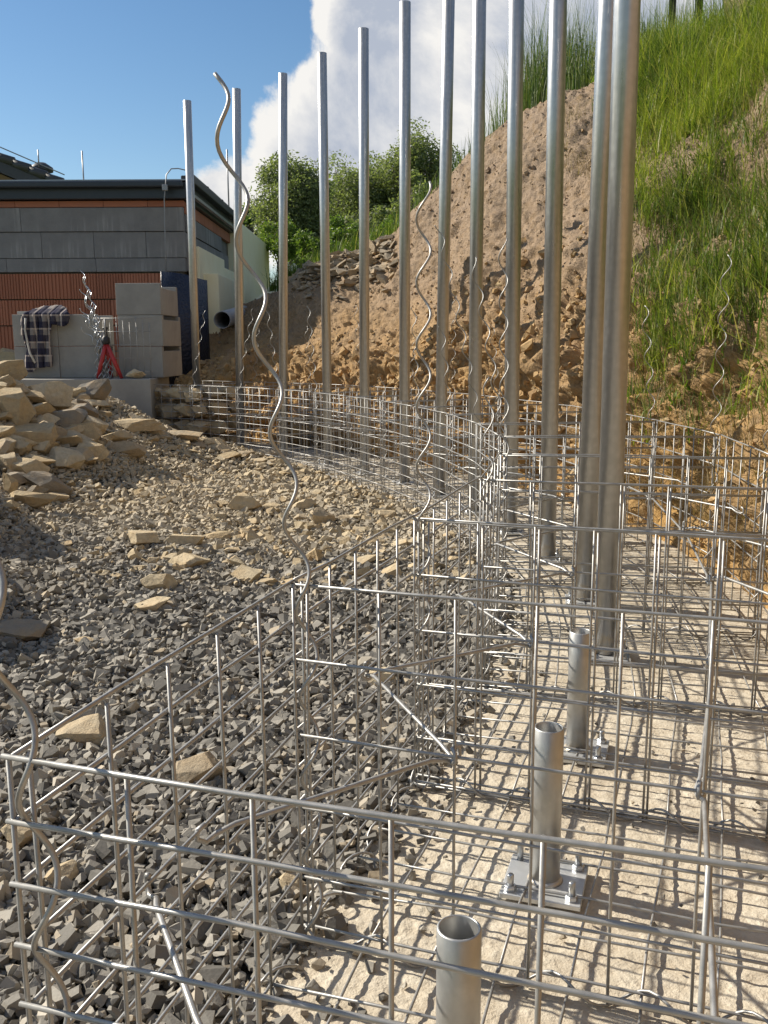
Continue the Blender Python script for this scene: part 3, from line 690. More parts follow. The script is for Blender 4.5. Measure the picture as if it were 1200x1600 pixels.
for i in range(14):
    a, b, c_, e_ = Cp[i], Cp[i+1], Bp[i], Bp[i+1]
    root = empty('gabion_basket', (*((a+b+c_+e_)/4), 0.0)); o3 = np.array(root.location); near = i < 4
    if i == 0: lb = 'first empty wire gabion basket, with a fine meshed end panel'
    elif i == 13: lb = 'last empty wire gabion basket of the row, against the stone filled one'
    else: lb = ordinal[i] + ' empty wire gabion basket counted from the open end of the row'
    tag(root, lb, 'gabion basket', 'empty wire gabion baskets in a curved row')
    panel(root, 'front_panel', a, b, Z5, 0.1, -0.0048, near, 10+i)
    panel(root, 'back_panel', c_, e_, Z10, 0.1, 0.0048, near, 40+i)
    if i == 0: panel(root, 'end_panel', a, c_, Z5, 0.1, 0.0048, True, 70, 0.014, 0.0, -0.022)
    panel(root, 'partition_panel', b, e_, Z10, 0.1, 0.0048, near, 71+i, 0.006, -0.004)
    if i > 1: panel(root, 'side_panel', a + tang[i]*0.013, c_ + tang[i]*0.013, Z10, 0.1, -0.0048, near, 130+i, 0.004, -0.010, 0.006)
    m_ = MB(); m_f = []
    for k in range(1, 8):
        fr = k/8; m_f.append(bent((*(a + (c_-a)*fr), 0.012), (*(b + (e_-b)*fr), 0.012), 900+i*20+k, 0.002))
    for k in range(0, 6):
        fr = k/5*0.96 + 0.02; m_f.append(bent((*(a + (b-a)*fr), 0.016), (*(c_ + (e_-c_)*fr), 0.016), 920+i*20+k, 0.002))
    if near:
        hold = empty('floor_panel', (0, 0, 0), 0, root)
        for P_ in m_f: MB().tube(P_ - o3, WR*0.95, 6).build('wire', M['wire'], hold, True)
    else:
        for P_ in m_f: m_.tube(P_ - o3, WR*0.95, 5)
        m_.build('floor_panel', M['wire'], root, True)
    # spirals lacing the bottom edges
    for p0, p1 in ((a, b), (b, e_)):
        MB().tube(helix((*p0, 0.012), (*p1, 0.012), 0.0135, 0.115, i*1.3, 12) - o3, 0.0021, 5).build('lacing_spiral', M['wire'], root, True)
    # hooked tie rods across the corners
    fd, pd, bd = (b-a), (e_-b)/WID, (c_-a)/WID
    tz = 0.30 - 0.004
    ends = [((*(b + pd*0.20), tz), (*(a + fd*0.52), tz-0.002)), ((*(a + bd*0.20), tz), (*(a + fd*0.50), tz+0.006))]
    if i == 0: ends = [ends[0], ((*(a + bd*0.14), 0.296), (*(a + fd*0.30), 0.300))]
    ends.append(((*(b + pd*0.495), tz), (*(a + bd*0.49), tz)))
    if i > 1: ends.append(((*(b + pd*0.50), 0.31), (*(c_ + (e_-c_)*0.45), 0.31)))
    for p0, p1 in ends:
        MB().tube(tie_points(p0, p1) - o3, 0.0030, 6).build('tie_rod', M['wire'], root, True)

# tall spirals standing in the basket corners, not yet cut down
LS = 'springy spiral rod standing in a front corner joint of the baskets'; LB = 'thin spiral rod standing in a rear corner joint of the baskets, against the bank'
tops = {0: (-0.365, 0.66, 1.10), 1: tuple(atY(333, 110, 1.142)), 2: tuple(atY(662, 283, 1.60)), 3: (0.235, 2.10, 0.72), 4: tuple(atY(786, 372, 2.56)), 5: tuple(atY(738, 402, 3.05)), 6: tuple(atY(684, 352, 3.45)),
        7: tuple(atY(690, 510, 4.0)), 8: tuple(atY(646, 480, 4.48)), 9: tuple(atY(598, 590, 4.95)), 10: tuple(atY(541, 612, 5.4)), 11: tuple(atY(481, 478, 5.9)), 12: tuple(atY(416, 478, 6.3)), 13: tuple(atY(396, 482, 6.7)), 14: tuple(atY(321, 485, 7.0))}
special = {0: 'spiral rod swaying above the corner of the end basket, thick and close', 1: 'tallest looking spiral rod, its bare tip curling over against the blue sky', 2: 'spiral rod rising from the second basket joint in front of the rear poles'}
def joint(i):
    return ('the ' + ordinal[i-1] + ' and ' + ordinal[i] + ' baskets') if i < 14 else 'the empty and filled baskets'
for i, tp in tops.items():
    n2 = (nrm[i]*0.012); PT = 0.112 if i != 2 else 0.102
    a = np.array([Cp[i][0]+n2[0], Cp[i][1]+n2[1], 0.0]); b = np.array(tp)
    z0 = {1: atY(384, 310, 1.142).z, 2: atY(664, 392, 1.60).z, 0: atY(70, 1150, 0.64).z}.get(i, 0.1*i)
    hgt = b[2]; nt = int(hgt/PT*18); zc = np.linspace(0, hgt, nt)
    lean = np.clip((zc-0.42)/(hgt-0.42), 0, 1)**1.25
    cx = a[0] + (b[0]-a[0])*lean; cy = a[1] + (b[1]-a[1])*lean; an = 2*math.pi*(zc - z0)/PT
    rd = 0.0100 if i == 0 else 0.0118
    P_ = np.stack([cx + rd*np.cos(an), cy + rd*np.sin(an), zc], 1)
    o = MB().tube(P_ - np.array([a[0], a[1], 0]), {0: 0.0025, 1: 0.0025, 2: 0.0021}.get(i, 0.0019), 8).build('spiral_rod', M['wire'], None, True)
    o.location = (a[0], a[1], 0)
    tag(o, special.get(i) or 'spiral rod in the front joint of ' + joint(i), 'spiral rod', 'spiral rods standing in the basket joints')
for i in range(3, 15):
    a = np.array([Bp[i][0], Bp[i][1], 0.0]) - np.array([*(nrm[i]*0.012), 0]); hgt = 0.98 + 0.10*math.sin(i*2.7)
    ln = np.array([0.05*math.sin(i*1.9), 0.03*math.cos(i*3.1)])
    nt = int(hgt/0.112*14); zc = np.linspace(0, hgt, nt); lean = np.clip((zc-0.4)/(hgt-0.4), 0, 1)**1.3; an = 2*math.pi*zc/0.112 + i*0.9
    P_ = np.stack([a[0] + ln[0]*lean + 0.0145*np.cos(an), a[1] + ln[1]*lean + 0.0145*np.sin(an), zc], 1)
    o = MB().tube(P_ - a, 0.0016, 6).build('spiral_rod', M['wire'], None, True); o.location = a
    tag(o, 'thin spiral rod against the bank in the rear joint of ' + joint(i), 'spiral rod', 'spiral rods standing along the back of the baskets')

# ------------------------------------------------------------------ posts
def base_plate(root, ang):
    Rm_ = Matrix.Rotation(ang, 3, 'Z')
    m_ = MB(); m_.box((0, 0, 0.007), (0.116, 0.112, 0.008), Rm_); m_.build('base_plate', M['plate'], root, False, 0.0012)
    for sx in (-1, 1):
        for sy in (-1, 1):
            p_ = Rm_ @ Vector((sx*0.044, sy*0.042, 0.011))
            h_ = 0.024 + 0.006*((sx+sy*2) % 3)/3
            b_ = MB().lathe(p_, [(0.0050, 0.0), (0.0050, h_-0.001), (0.0042, h_)], 12).build('anchor_bolt', M['bolt'], root, True)
            if sy < 0 or sx > 0: MB().lathe(p_, [(0.0088, 0.0), (0.0092, 0.001), (0.0092, 0.006), (0.0080, 0.0075)], 6).build('nut', M['bolt'], b_)
stub_lab = ['short galvanised stub tube closest to the open end panel, its plate out of sight', 'short galvanised stub tube on a bolted plate, second from the open end panel', 'short galvanised stub tube beside the first tall pole']
for k, (x, y) in enumerate(((0.069, 0.800), (0.236, 1.268), (0.376, 1.722))):
    root = empty('post_stub', (x, y, 0)); tag(root, stub_lab[k], 'post stub', 'short stub tubes awaiting poles')
    MB().pipe((0, 0, 0.011), (0.0, 0, 0.250), 0.0214, 0.0184, 40).build('tube', M['stub'], root, True)
    MB().lathe((0, 0, 0.011), [(0.0265, 0.0), (0.0245, 0.003), (0.0216, 0.006)], 28).build('weld_bead', M['stub'], root, True)
    base_plate(root, R(-18))
POLES = [((946, 1026), 2.299, (980, 0)), ((913, 944), 2.805, (951, 0)), ((855, 873), 3.382, (872, 0)), ((797, 834), 3.888, (807, 0)), ((740, 801), 4.384, (749, 0)), ((687, 777), 4.866, (701, 0)),
         ((632, 758), 5.334, (633, 6)), ((570, 743), 5.754, (568, 45)), ((513, 727), 6.203, (503, 82)), ((443, 714), 6.644, (442, 115)), ((376, 704), 7.018, (369.5, 137)), ((311, 698), 7.334, (292.5, 158))]
for k, (bp_, yd, tp_) in enumerate(POLES):
    bx = atY(*bp_, yd); tx = atY(*tp_, yd); L = 2.57
    slope = (tx.x - bx.x)/(tx.z - bx.z)
    root = empty('fence_pole', (bx.x, yd, 0))
    tag(root, ('first tall galvanised pole, next to the short stubs' if k == 0 else ordinal[k] + ' tall galvanised pole counted from the short stubs' if k < 11 else 'last tall galvanised pole of the row, beside the concrete blocks'),
        'pole', 'tall galvanised poles in a curved row')
    MB().pipe((0, 0, 0.014), (slope*L, 0, L), 0.0302, 0.0276, 36).build('tube', M['pole'], root, True)
    base_plate(root, math.atan2(*(-nrm[min(k+3, 14)])[::-1]) + math.pi)

# ------------------------------------------------------------------ stone filled basket
a, b, c_, e_ = Cp[14], Cp[15], Bp[14], Bp[15]
root = empty('filled_gabion', (*((a+b)/2), 0)); tag(root, 'wire gabion basket packed full of tan stones beside the concrete plinth', 'gabion basket')
o3 = np.array(root.location)
panel(root, 'front_panel', a, b, Z5, 0.1, -0.0048, False, 95); panel(root, 'end_panel', a, c_, Z10, 0.1, 0, False, 96); panel(root, 'back_panel', c_, e_, Z10, 0.1, 0, False, 97)
fm = [rock_mesh('stone', 800+k, (1, 0.8, 0.75), 18, 0.75) for k in range(5)]
for f_ in fm: f_.materials.append(M['sandstone'])
for row, z0 in enumerate((0.0, 0.125, 0.25, 0.375)):
    x0 = -0.03 if row % 2 else 0.0
    while x0 < 0.58:
        w = random.uniform(0.09, 0.19)
        for dep in (0.07, 0.26, 0.45):
            p_ = a + (b-a)*((x0 + w/2)/0.5) + nrm[14]*(dep + random.uniform(-.01, .01)) - tang[14]*0.06*(row < 3)
            o = link('stone', fm[random.randrange(5)], None, root); o.location = (p_[0]-o3[0], p_[1]-o3[1], z0)
            o.scale = (w*1.12, 0.19, 0.142*(1 if row < 3 else 0.9)); o.rotation_euler = (0, 0, math.atan2(b[1]-a[1], b[0]-a[0]) + random.uniform(-.1, .1))
        x0 += w

# ------------------------------------------------------------------ concrete blocks by the house
def hollow_block(name, loc, rz, dims, label, group, mat='block'):
    lx, ly, lz = dims; tw = 0.045
    m_ = MB()
    m_.box((0, -ly/2+tw/2, lz/2), (lx, tw, lz)); m_.box((0, ly/2-tw/2, lz/2), (lx, tw, lz))
    zc = lz*0.86
    for sx in (-1, 1): m_.box((sx*(lx/2-tw/2), 0, zc/2), (tw, ly-2*tw-0.002, zc))
    m_.box((0, 0, zc/2), (tw, ly-2*tw-0.002, zc))
    o = m_.build(name, M[mat], None, False, 0.004); o.location = loc; o.rotation_euler = (0, 0, rz); tag(o, label, 'concrete block', group); return o
# plinth
o = MB().box((0, 0, 0), (2.2, 0.62, 0.56)).build('concrete_plinth', M['block'], None, False, 0.006); o.location = (-2.85, 7.40, 0.265); tag(o, 'low grey concrete plinth under the block stacks', 'plinth')
zb = 0.547
for k, (dx, lab) in enumerate(((0, 'bottom hollow concrete block of the three high stack'), (0.004, 'middle hollow concrete block of the three high stack'), (-0.006, 'top hollow concrete block of the three high stack'))):
    hollow_block('concrete_block', (-1.86 + dx, 7.60, zb + k*0.2385), R(-3 + k), (0.345, 0.56, 0.236), lab, 'concrete blocks stacked on the plinth')
for k in range(2):
    hollow_block('concrete_block', (-2.69, 7.55, zb + k*0.2435), R(1), (0.34, 0.40, 0.241), ('lower' if k == 0 else 'upper') + ' hollow concrete block behind the hanging shirt', 'concrete blocks stacked on the plinth')
    hollow_block('concrete_block', (-2.355, 7.56, zb + k*0.2435), R(-2), (0.31, 0.40, 0.241), ('lower' if k == 0 else 'upper') + ' hollow concrete block next to the shirt and the spiral bundle', 'concrete blocks stacked on the plinth')
rock_no[0] = 200
me = rock_mesh('sandstone_rock', 931, (0.14, 0.10, 0.07), 16); o = link('sandstone_rock', me, M['sandstone'], None, (-1.80, 7.24, 0.545)); tag(o, 'small tan stone lying on the plinth below the block stack', 'rock')
o.location = (-1.86, 7.37 - 0.02, 0.546)
o.location = (-1.875, 7.16, 0.545)

# plaid shirt over the blocks
poly = [(37, 496), (46, 484), (58, 478), (84, 477), (100, 484), (110, 492), (108, 506), (100, 511), (84, 506), (82, 520), (83, 573), (62, 574), (54, 582), (42, 580), (44, 548), (38, 520)]
def inside(x, y):
    r_ = False; j = len(poly)-1
    for i in range(len(poly)):
        (xi, yi), (xj, yj) = poly[i], poly[j]
        if (yi > y) != (yj > y) and x < (xj-xi)*(y-yi)/(yj-yi) + xi: r_ = not r_
        j = i
    return r_
root = empty('plaid_shirt', (-2.65, 7.33, 1.04)); tag(root, 'blue and grey plaid shirt hung over the concrete blocks', 'shirt')
gx, gy = np.linspace(34, 114, 58), np.linspace(474, 584, 80); V, F, ids = [], [], {}
for ix in range(57):
    for iy in range(79):
        if not inside((gx[ix]+gx[ix+1])/2, (gy[iy]+gy[iy+1])/2): continue
        f4 = []
        for (p_, q_) in ((ix, iy), (ix+1, iy), (ix+1, iy+1), (ix, iy+1)):
            if (p_, q_) not in ids:
                w_ = atY(gx[p_], gy[q_], 7.33)
                fold = 0.020*math.sin(gx[p_]*0.42 + gy[q_]*0.05) + 0.012*math.sin(gx[p_]*0.9 - gy[q_]*0.12)
                over = max(0, (w_.z - 1.030))*3.2
                ids[(p_, q_)] = len(V); V.append((w_.x, w_.y - 0.035 + fold*0.6 + over, w_.z))
            f4.append(ids[(p_, q_)])
        F.append(f4)
o = link('body', mesh_np('body', np.array(V) - np.array(root.location), np.array(F), True), M['plaid'], root)
sm = o.modifiers.new('thick', 'SOLIDIFY'); sm.thickness = 0.010
ln_ = [atY(x, y, 7.27) for x, y in ((40, 497), (39, 515), (43, 535), (47, 552), (55, 567))]
MB().tube(np.array([np.array(v) for v in ln_]) - np.array(root.location), 0.008, 6).build('hem', M['lining'], root, True)
# white scrap on the blocks
o = MB().box((0, 0, 0), (0.085, 0.06, 0.022)).build('paper_scrap', M['lining'], None, False, 0.002); o.location = (-2.80, 7.45, 1.047); tag(o, 'white scrap lying on top of the upper block beside the shirt', 'scrap')

# bundle of loose spirals leaning in the gap, a red tripod, a leaning mesh panel
for k in range(10):
    a = np.array(atZ(152 + 6*(k % 4) + 8*(k//4), 588, 0.55)); a = np.array([a[0]*7.2/a[1], 7.17 + 0.02*(k//4), 0.548]); b = np.array(atY(127 + 3.5*(k % 3), 422 + 10*k, 7.33 - 0.008*k))
    P_ = helix(a, b, 0.013, 0.105, k*0.8, 14, (0.0, 0, 0)); mid = np.sin(np.linspace(0, math.pi, len(P_)))
    P_[:, 0] += 0.045*mid
    o = MB().tube(P_ - a, 0.0032, 6).build('spiral_rod', M['bolt'], None, True); o.location = a
    tag(o, 'shiny loose spiral rod in the bundle leaning between the block stacks', 'spiral rod', 'loose spiral rods in a bundle')
root = empty('tripod', (-2.10, 7.20, 0.546)); tag(root, 'small red legged tripod standing between the block stacks', 'tripod')
for k, (x, y) in enumerate(((-0.07, -0.03), (0.115, -0.035), (0.01, 0.06))):
    MB().tube([(0.0, 0, 0.27), (x*0.5, y*0.5, 0.135), (x, y, 0.0)], [0.016, 0.018, 0.013], 8).build('leg', M['red'], root, True)
MB().lathe((0, 0, 0.255), [(0.022, 0), (0.030, 0.01), (0.030, 0.05), (0.018, 0.06), (0.012, 0.11), (0.02, 0.112), (0.02, 0.13)], 14).build('head', M['black'], root, True)
MB().tube([(0, 0, 0.30), (0.015, -0.05, 0.36), (0.02, -0.07, 0.44)], 0.006, 6).build('handle', M['cable'], root, True)
root = empty('mesh_panel', (-1.98, 7.24, 0.548)); tag(root, 'spare welded mesh panel leaning on the block stack', 'mesh panel')
for k in range(9):
    x = -0.20 + 0.05*k; MB().tube([(x, -0.01, 0.0), (x, 0.015, 0.25), (x - 0.005, 0.030, 0.46 - 0.02*(k % 3))], 0.0024, 5).build('wire', M['wire'], root, True)
for k in range(5): MB().tube([(-0.21, 0.0 + 0.008*k, 0.05 + 0.1*k), (0.22, 0.0 + 0.008*k, 0.05 + 0.1*k)], 0.0024, 5).build('wire', M['wire'], root, True)

# ------------------------------------------------------------------ garage building
BX, BY = -1.915, 9.30
root = empty('garage_building', (BX, BY, 0)); tag(root, 'low unfinished building of red hollow brick and grey concrete blocks under a dark flat roof', 'building')
MB().box((-3.2, 1.42, 1.0), (6.36, 2.80, 2.24)).build('wall', M['mortar'], root)
# ribbed hollow bricks
def brick_mesh(w, h, d=0.05, ribs=9):
    m_ = MB(); V = []; prof = []
    p_ = w/ribs
    for k in range(ribs): prof += [(k*p_+0.001, 0.0), (k*p_+p_*0.70, 0.0), (k*p_+p_*0.74, 0.009), (k*p_+p_*0.96, 0.009)]
    prof[-2:] = [(w-0.001, 0.0)] if False else prof[-2:]
    n_ = len(prof)
    V = [(x - w/2, y - d, 0) for x, y in prof] + [(x - w/2, y - d, h) for x, y in prof] + [(w/2-0.001, 0, 0), (-w/2+0.001, 0, 0), (w/2-0.001, 0, h), (-w/2+0.001, 0, h)]
    F = [(k, k+1, n_+k+1, n_+k) for k in range(n_-1)]
    F += [tuple([2*n_+1, 2*n_] + list(range(n_-1, -1, -1))), tuple([2*n_+2, 2*n_+3] + list(range(n_, 2*n_))), (n_-1, 2*n_, 2*n_+2, 2*n_-1), (2*n_+1, 0, n_, 2*n_+3)]
    m_.add(V, F); me = m_.mesh('brick'); me.materials.append(M['brick']); return me
bw, bh = 0.248, 0.236
bmesh_ = [brick_mesh(bw-0.004, bh, 0.05, 9), brick_mesh(bw-0.004, bh, 0.05, 7)]
for row in range(6):
    zt = 1.487 - (row+1)*0.2475
    for k in range(9):
        o = link('brick', bmesh_[(k*5+row*3) % 4 == 0], None, root)
        o.location = (-0.20 - bw*(k + 0.5*(row % 2)) - bw/2 + 0.10, 0.012 + 0.004*random.random(), zt)
# concrete band: courses of blocks on the front and the side
def course(z0, z1, offs, length, mat, side=False, n=7, nm='concrete_block', dep=0.06, proud=0.0):
    x = -0.0 + offs
    for k in range(n):
        if side:
            o = MB().box((0.0, 0, 0), (dep, length-0.006, z1-z0-0.006)).build(nm, M[mat], root, False, 0.003); o.location = (0.0 + proud, 0.02 + length*(k+0.5), (z0+z1)/2)
        else:
            x1 = min(0.0, offs) if k == 0 and offs > 0 else offs - length*k
            xa, xb = max(offs - length*(k+1), -4), min(offs - length*k, 0.028)
            o = MB().box((0, 0, 0), (xb-xa-0.003, dep, z1-z0-0.003)).build(nm, M[mat], root, False, 0.003); o.location = ((xa+xb)/2, -0.01 - proud, (z0+z1)/2)
course(1.490, 1.618, 0.02, 0.86, 'bandblock', n=4); course(1.620, 1.862, 0.15, 0.50, 'bandblock', n=6); course(1.864, 2.085, 0.02, 1.55, 'bandblock', n=3, proud=0.012)
course(2.088, 2.148, 0.10, 0.42, 'brick', n=6, nm='brick', proud=-0.004)
course(1.50, 1.86, 0, 0.50, 'bandblock', True, 5, dep=0.05); course(1.864, 2.03, 0, 1.0, 'bandblock', True, 2, dep=0.05, proud=0.006); course(2.033, 2.148, 0, 0.25, 'brick', True, 11, nm='brick', dep=0.05)
# roof
MB().box((-3.19, 1.36, 2.232), (6.52, 2.92, 0.155)).build('fascia', M['fascia'], root, False, 0.008)
MB().box((-3.2, -0.165, 2.275), (6.5, 0.05, 0.055)).build('gutter', M['fascia'], root, False, 0.012)
MB().box((-3.19, 1.36, 2.318), (6.60, 3.0, 0.012)).build('roof_edge_trim', M['trim'], root, False, 0.002)
MB().box((0.075, 1.40, 2.335), (0.13, 2.9, 0.075)).build('verge_cap', M['roofsheet'], root, False, 0.01)
MB().box((0.112, 1.38, 2.190), (0.035, 2.85, 0.028)).build('verge_strip', M['trim'], root)
MB().tube([(0.08, 0.0, 2.42), (0.08, 1.4, 2.425), (0.08, 2.8, 2.42)], 0.006, 6).build('lightning_wire', M['cable'], root, True)
for k in range(4): MB().box((0.08, 0.02 + 0.9*k, 2.395), (0.035, 0.05, 0.055)).build('wire_holder', M['black'], root)
MB().tube([(-0.135, -0.20, 1.38), (-0.13, -0.20, 1.7), (-0.12, -0.20, 2.14), (-0.10, -0.215, 2.25), (-0.085, -0.22, 2.35), (-0.05, -0.17, 2.41), (0.0, -0.10, 2.425), (0.08, 0.0, 2.42)], 0.0055, 6).build('down_conductor', M['cable'], root, True)
MB().box((-0.105, -0.215, 2.235), (0.05, 0.035, 0.055)).build('junction_box', M['cable'], root, False, 0.006)
MB().box((-0.135, -0.20, 1.39), (0.03, 0.03, 0.07)).build('clamp', M['cable'], root, False, 0.004)
p_ = atY(358, 338, 11.9); MB().tube([(p_.x-BX, p_.y-BY, 2.32), (p_.x-BX, p_.y-BY, 3.12)], 0.010, 6).build('lightning_rod', M['cable'], root, True)
p_ = atY(131, 287, 10.5); MB().tube([(p_.x-BX, p_.y-BY, 2.32), (p_.x-BX, p_.y-BY, 2.84)], 0.008, 6).build('lightning_rod', M['cable'], root, True)
p_ = atY(117, 287, 10.8); MB().lathe((p_.x-BX, p_.y-BY, 2.32), [(0.07, 0), (0.07, 0.19), (0.12, 0.20), (0.11, 0.235), (0.02, 0.25)], 16).build('roof_vent', M['roofsheet'], root, True)
root_build = root

# tiled house roof beyond
root = empty('tiled_house', tuple(atY(30, 300, 17.0))[:2] + (0,)); tag(root, 'house beyond with a dark tiled roof edge and a capped vent pipe', 'house'); o3 = np.array(root.location)
A, B = atY(-140, 190, 17.0), atY(102, 292, 17.0)
d_ = (np.array(B) - np.array(A)); L = np.linalg.norm(d_); d_ /= L
dz = np.array([0, 0, 1.0]); ny = np.array([0, 1.0, 0])
m_ = MB(); V = [np.array(A)-o3, np.array(B)-o3, np.array(B)-o3+ny*5, np.array(A)-o3+ny*5]; V += [v - dz*0.22 for v in V]
m_.add(V, [(0, 1, 2, 3), (7, 6, 5, 4), (0, 4, 5, 1), (1, 5, 6, 2), (2, 6, 7, 3), (3, 7, 4, 0)]); m_.build('roof', M['tile'], root)
m_ = MB(); W0 = [np.array(A)-o3-dz*0.24+ny*0.5, np.array(B)-o3-dz*0.24+ny*0.5, np.array((B.x, B.y, 0.0))-o3+ny*0.5, np.array((A.x, A.y, 0.0))-o3+ny*0.5]; W1 = [v + ny*4 for v in W0]
m_.add(W0+W1, [(0, 3, 2, 1), (4, 5, 6, 7), (0, 1, 5, 4), (1, 2, 6, 5), (2, 3, 7, 6), (3, 0, 4, 7)]); m_.build('wall', M['gable'], root)
for k in range(int(L/0.30)):
    c0 = np.array(A) - o3 + d_*(0.30*k) + dz*0.03; c1 = c0 + d_*0.36 + dz*0.02
    MB().tube([c0 + ny*0.02, c1 + ny*0.02], [0.07, 0.085], 8).build('ridge_tile', M['tile'], root, True)
MB().tube([np.array(A)-o3+dz*0.22, np.array(B)-o3+dz*0.20], 0.010, 5).build('lightning_wire', M['cable'], root, True)
vp = atY(66, 285, 17.4); MB().lathe(np.array((vp.x, vp.y, vp.z-0.25))-o3, [(0.17, 0), (0.16, 0.30), (0.11, 0.34), (0.11, 0.42), (0.20, 0.43), (0.20, 0.50), (0.08, 0.58)], 18).build('vent_pipe', M['tile'], root, True)
vp = atY(61, 262, 17.2); MB().tube([np.array(vp)-o3, np.array(vp)-o3+dz*0.30], 0.012, 6).build('lightning_rod', M['cable'], root, True)

# insulation boards, membrane, pipe along the side wall
def slab(name, pts, dx, label, cat, mat, group=None):
    """a vertical board: plan corner points, z range"""
    (x0, y0), (x1, y1), z0, z1, zs = pts
    m_ = MB(); V = [(x0, y0, z0), (x1, y1, zs), (x1, y1, z1), (x0, y0, z1)]
    V += [(x+dx[0], y+dx[1], z) for x, y, z in V]
    m_.add(np.array(V) - np.array((x0, y0, z0)), [(0, 3, 2, 1), (4, 5, 6, 7), (0, 1, 5, 4), (1, 2, 6, 5), (2, 3, 7, 6), (3, 0, 4, 7)])
    o = m_.build(name, M[mat], None, False, 0.005); o.location = (x0, y0, z0); return tag(o, label, cat, group)
GB = 'pale insulation boards against the building side'
slab('insulation_board', ((-1.79, 9.42), (-1.79, 10.9), 1.05, 1.74, 1.1), (-0.075, 0.0), 'tall pale yellow insulation board on the side wall close to the building corner', 'insulation board', 'board', GB)
slab('insulation_board', ((-1.80, 10.91), (-1.80, 12.1), 1.10, 1.66, 1.1), (-0.065, 0.0), 'lower pale yellow insulation board farther along the side wall', 'insulation board', 'board', GB)
o = MB().box((0, 0, 0), (0.16, 1.35, 0.60)).build('insulated_buttress', M['board'], None, False, 0.012); o.location = (-1.745 + 0.02, 10.42 - 0.12, 1.20); tag(o, 'pale yellow boarded buttress standing out above the grey pipe', 'buttress')
o = MB().box((0, 0, 0), (0.20, 2.7, 1.30)).build('insulated_wing_wall', M['board'], None, False, 0.012); o.location = (-1.83, 13.35, 1.62); tag(o, 'large pale yellow boarded wing wall at the rear of the building', 'wing wall')
V0, V1 = np.array(atY(392, 488, 11.6)), np.array(atY(462, 420, 12.6)); d_ = V1 - V0
o = MB().tube([(0, 0, 0), tuple(d_)], 0.085, 4).build('leaning_board', M['board'], None, False, 0.006); o.location = V0; tag(o, 'long pale board lying up the slope beside the wing wall', 'board')
m_ = MB(); V = []; nn = 26
for k in range(nn):
    s_ = k/(nn-1); px = 256 + 70*s_; w_ = atY(px, 500, 8.55 + 0.55*s_ + 0.05*math.sin(s_*7))
    V += [(w_.x, w_.y, 0.35), (w_.x, w_.y, 1.44 - 0.03*s_ + 0.012*math.sin(s_*5))]
m_.add(V, [(2*k, 2*k+2, 2*k+3, 2*k+1) for k in range(nn-1)]); o = m_.build('dimpled_membrane', M['membrane'], None, True)
so = o.modifiers.new('thick', 'SOLIDIFY'); so.thickness = 0.012
tag(o, 'dark navy dimpled waterproofing sheet standing behind the block stack', 'membrane')
a = np.array(atY(347, 500, 9.15)); b = np.array(atY(396, 484, 11.0))
o = MB().pipe((0, 0, 0), tuple(a-b), 0.082, 0.076, 32).build('drain_pipe', M['pvc'], None, True); o.location = b; tag(o, 'grey plastic drain pipe lying open ended on the soil under the buttress', 'pipe')

# ------------------------------------------------------------------ vegetation
def blades(name, base, hgt, wid, lean, seed, mat, label, cat='grass', segs=3, nrm_=None):
    r = np.random.default_rng(seed); n = len(base); a = r.uniform(0, 2*math.pi, n)
    side = np.stack([np.cos(a), np.sin(a), np.zeros(n)], 1); ld = np.stack([-np.sin(a), np.cos(a), np.zeros(n)], 1)*r.normal(0, lean, n)[:, None]
    ld = ld + (nrm_*0.35 if nrm_ is not None else 0)
    V = []
    for k in range(segs+1):
        t_ = k/segs; c = base + hgt[:, None]*(np.array([0, 0, 1.0])*(t_ - 0.18*t_**2*np.linalg.norm(ld, axis=1)[:, None]) + ld*(t_**2))
        w_ = (wid*(1 - t_)**0.7)[:, None]
        V += [c - side*w_, c + side*w_] if k < segs else [c]
    V = np.stack(V, 1); m_ = V.shape[1]; o = (np.arange(n)*m_)[:, None]
    q4 = np.concatenate([o + np.array([[2*k, 2*k+1, 2*k+3, 2*k+2]]) for k in range(segs-1)]); t3 = o + np.array([[2*segs-2, 2*segs-1, 2*segs]])
    ob = link(name, mesh_np(name, V.reshape(-1, 3), [q4, t3], True), mat); tag(ob, label, cat, kind='stuff'); return ob
ui = lambda u: np.interp(u, su, np.arange(NS))
# tussocks of grass over the near part of the bank
nt = 6000; s_ = rng.uniform(2.4, 7.2, nt); v_ = 0.13 + 0.87*rng.uniform(0, 1, nt)**1.1
si = ui(s_).astype(int); vi = np.clip(v_*NV, 0, NV-1).astype(int); Q = BD[si, vi]
edge = 6.50 + 0.25*vnoise(Q*2.3, 40) + 0.35*(v_ - 0.5)
dn = 0.62 + 1.0*vnoise(Q*1.7, 41) + 0.5*vnoise(Q*4.5, 42) + 0.35*(v_ - 0.5) + 0.6*sstep(0.85, 1, v_)
keep = (s_ < edge) & (rng.uniform(size=nt) < np.clip(dn, 0.03, 1)) & (rng.uniform(size=nt) < 0.1 + sstep(0.14, 0.34, v_ + 0.1*vnoise(Q*3, 43)))
Q, si, vi, v_ = Q[keep], si[keep], vi[keep], v_[keep]; nt = len(Q)
cnt = np.clip(rng.lognormal(3.25, 0.55, nt), 6, 110).astype(int); ti = np.repeat(np.arange(nt), cnt); n = len(ti)
sp_ = rng.uniform(0.012, 0.055, nt)[ti]
Qb = Q[ti] + rng.normal(0, 1, (n, 3))*sp_[:, None]*np.array([1, 1, 0.6]); th = (np.clip(rng.lognormal(-2.0, 0.42, nt), .05, .36)*(0.8 + 0.5*sstep(.6, 1, v_)))[ti]
hue = (np.clip(0.48 + 0.30*vnoise(Q*1.3, 47) + rng.normal(0, 0.14, nt), 0, 1))[ti]
young = rng.uniform(size=n)
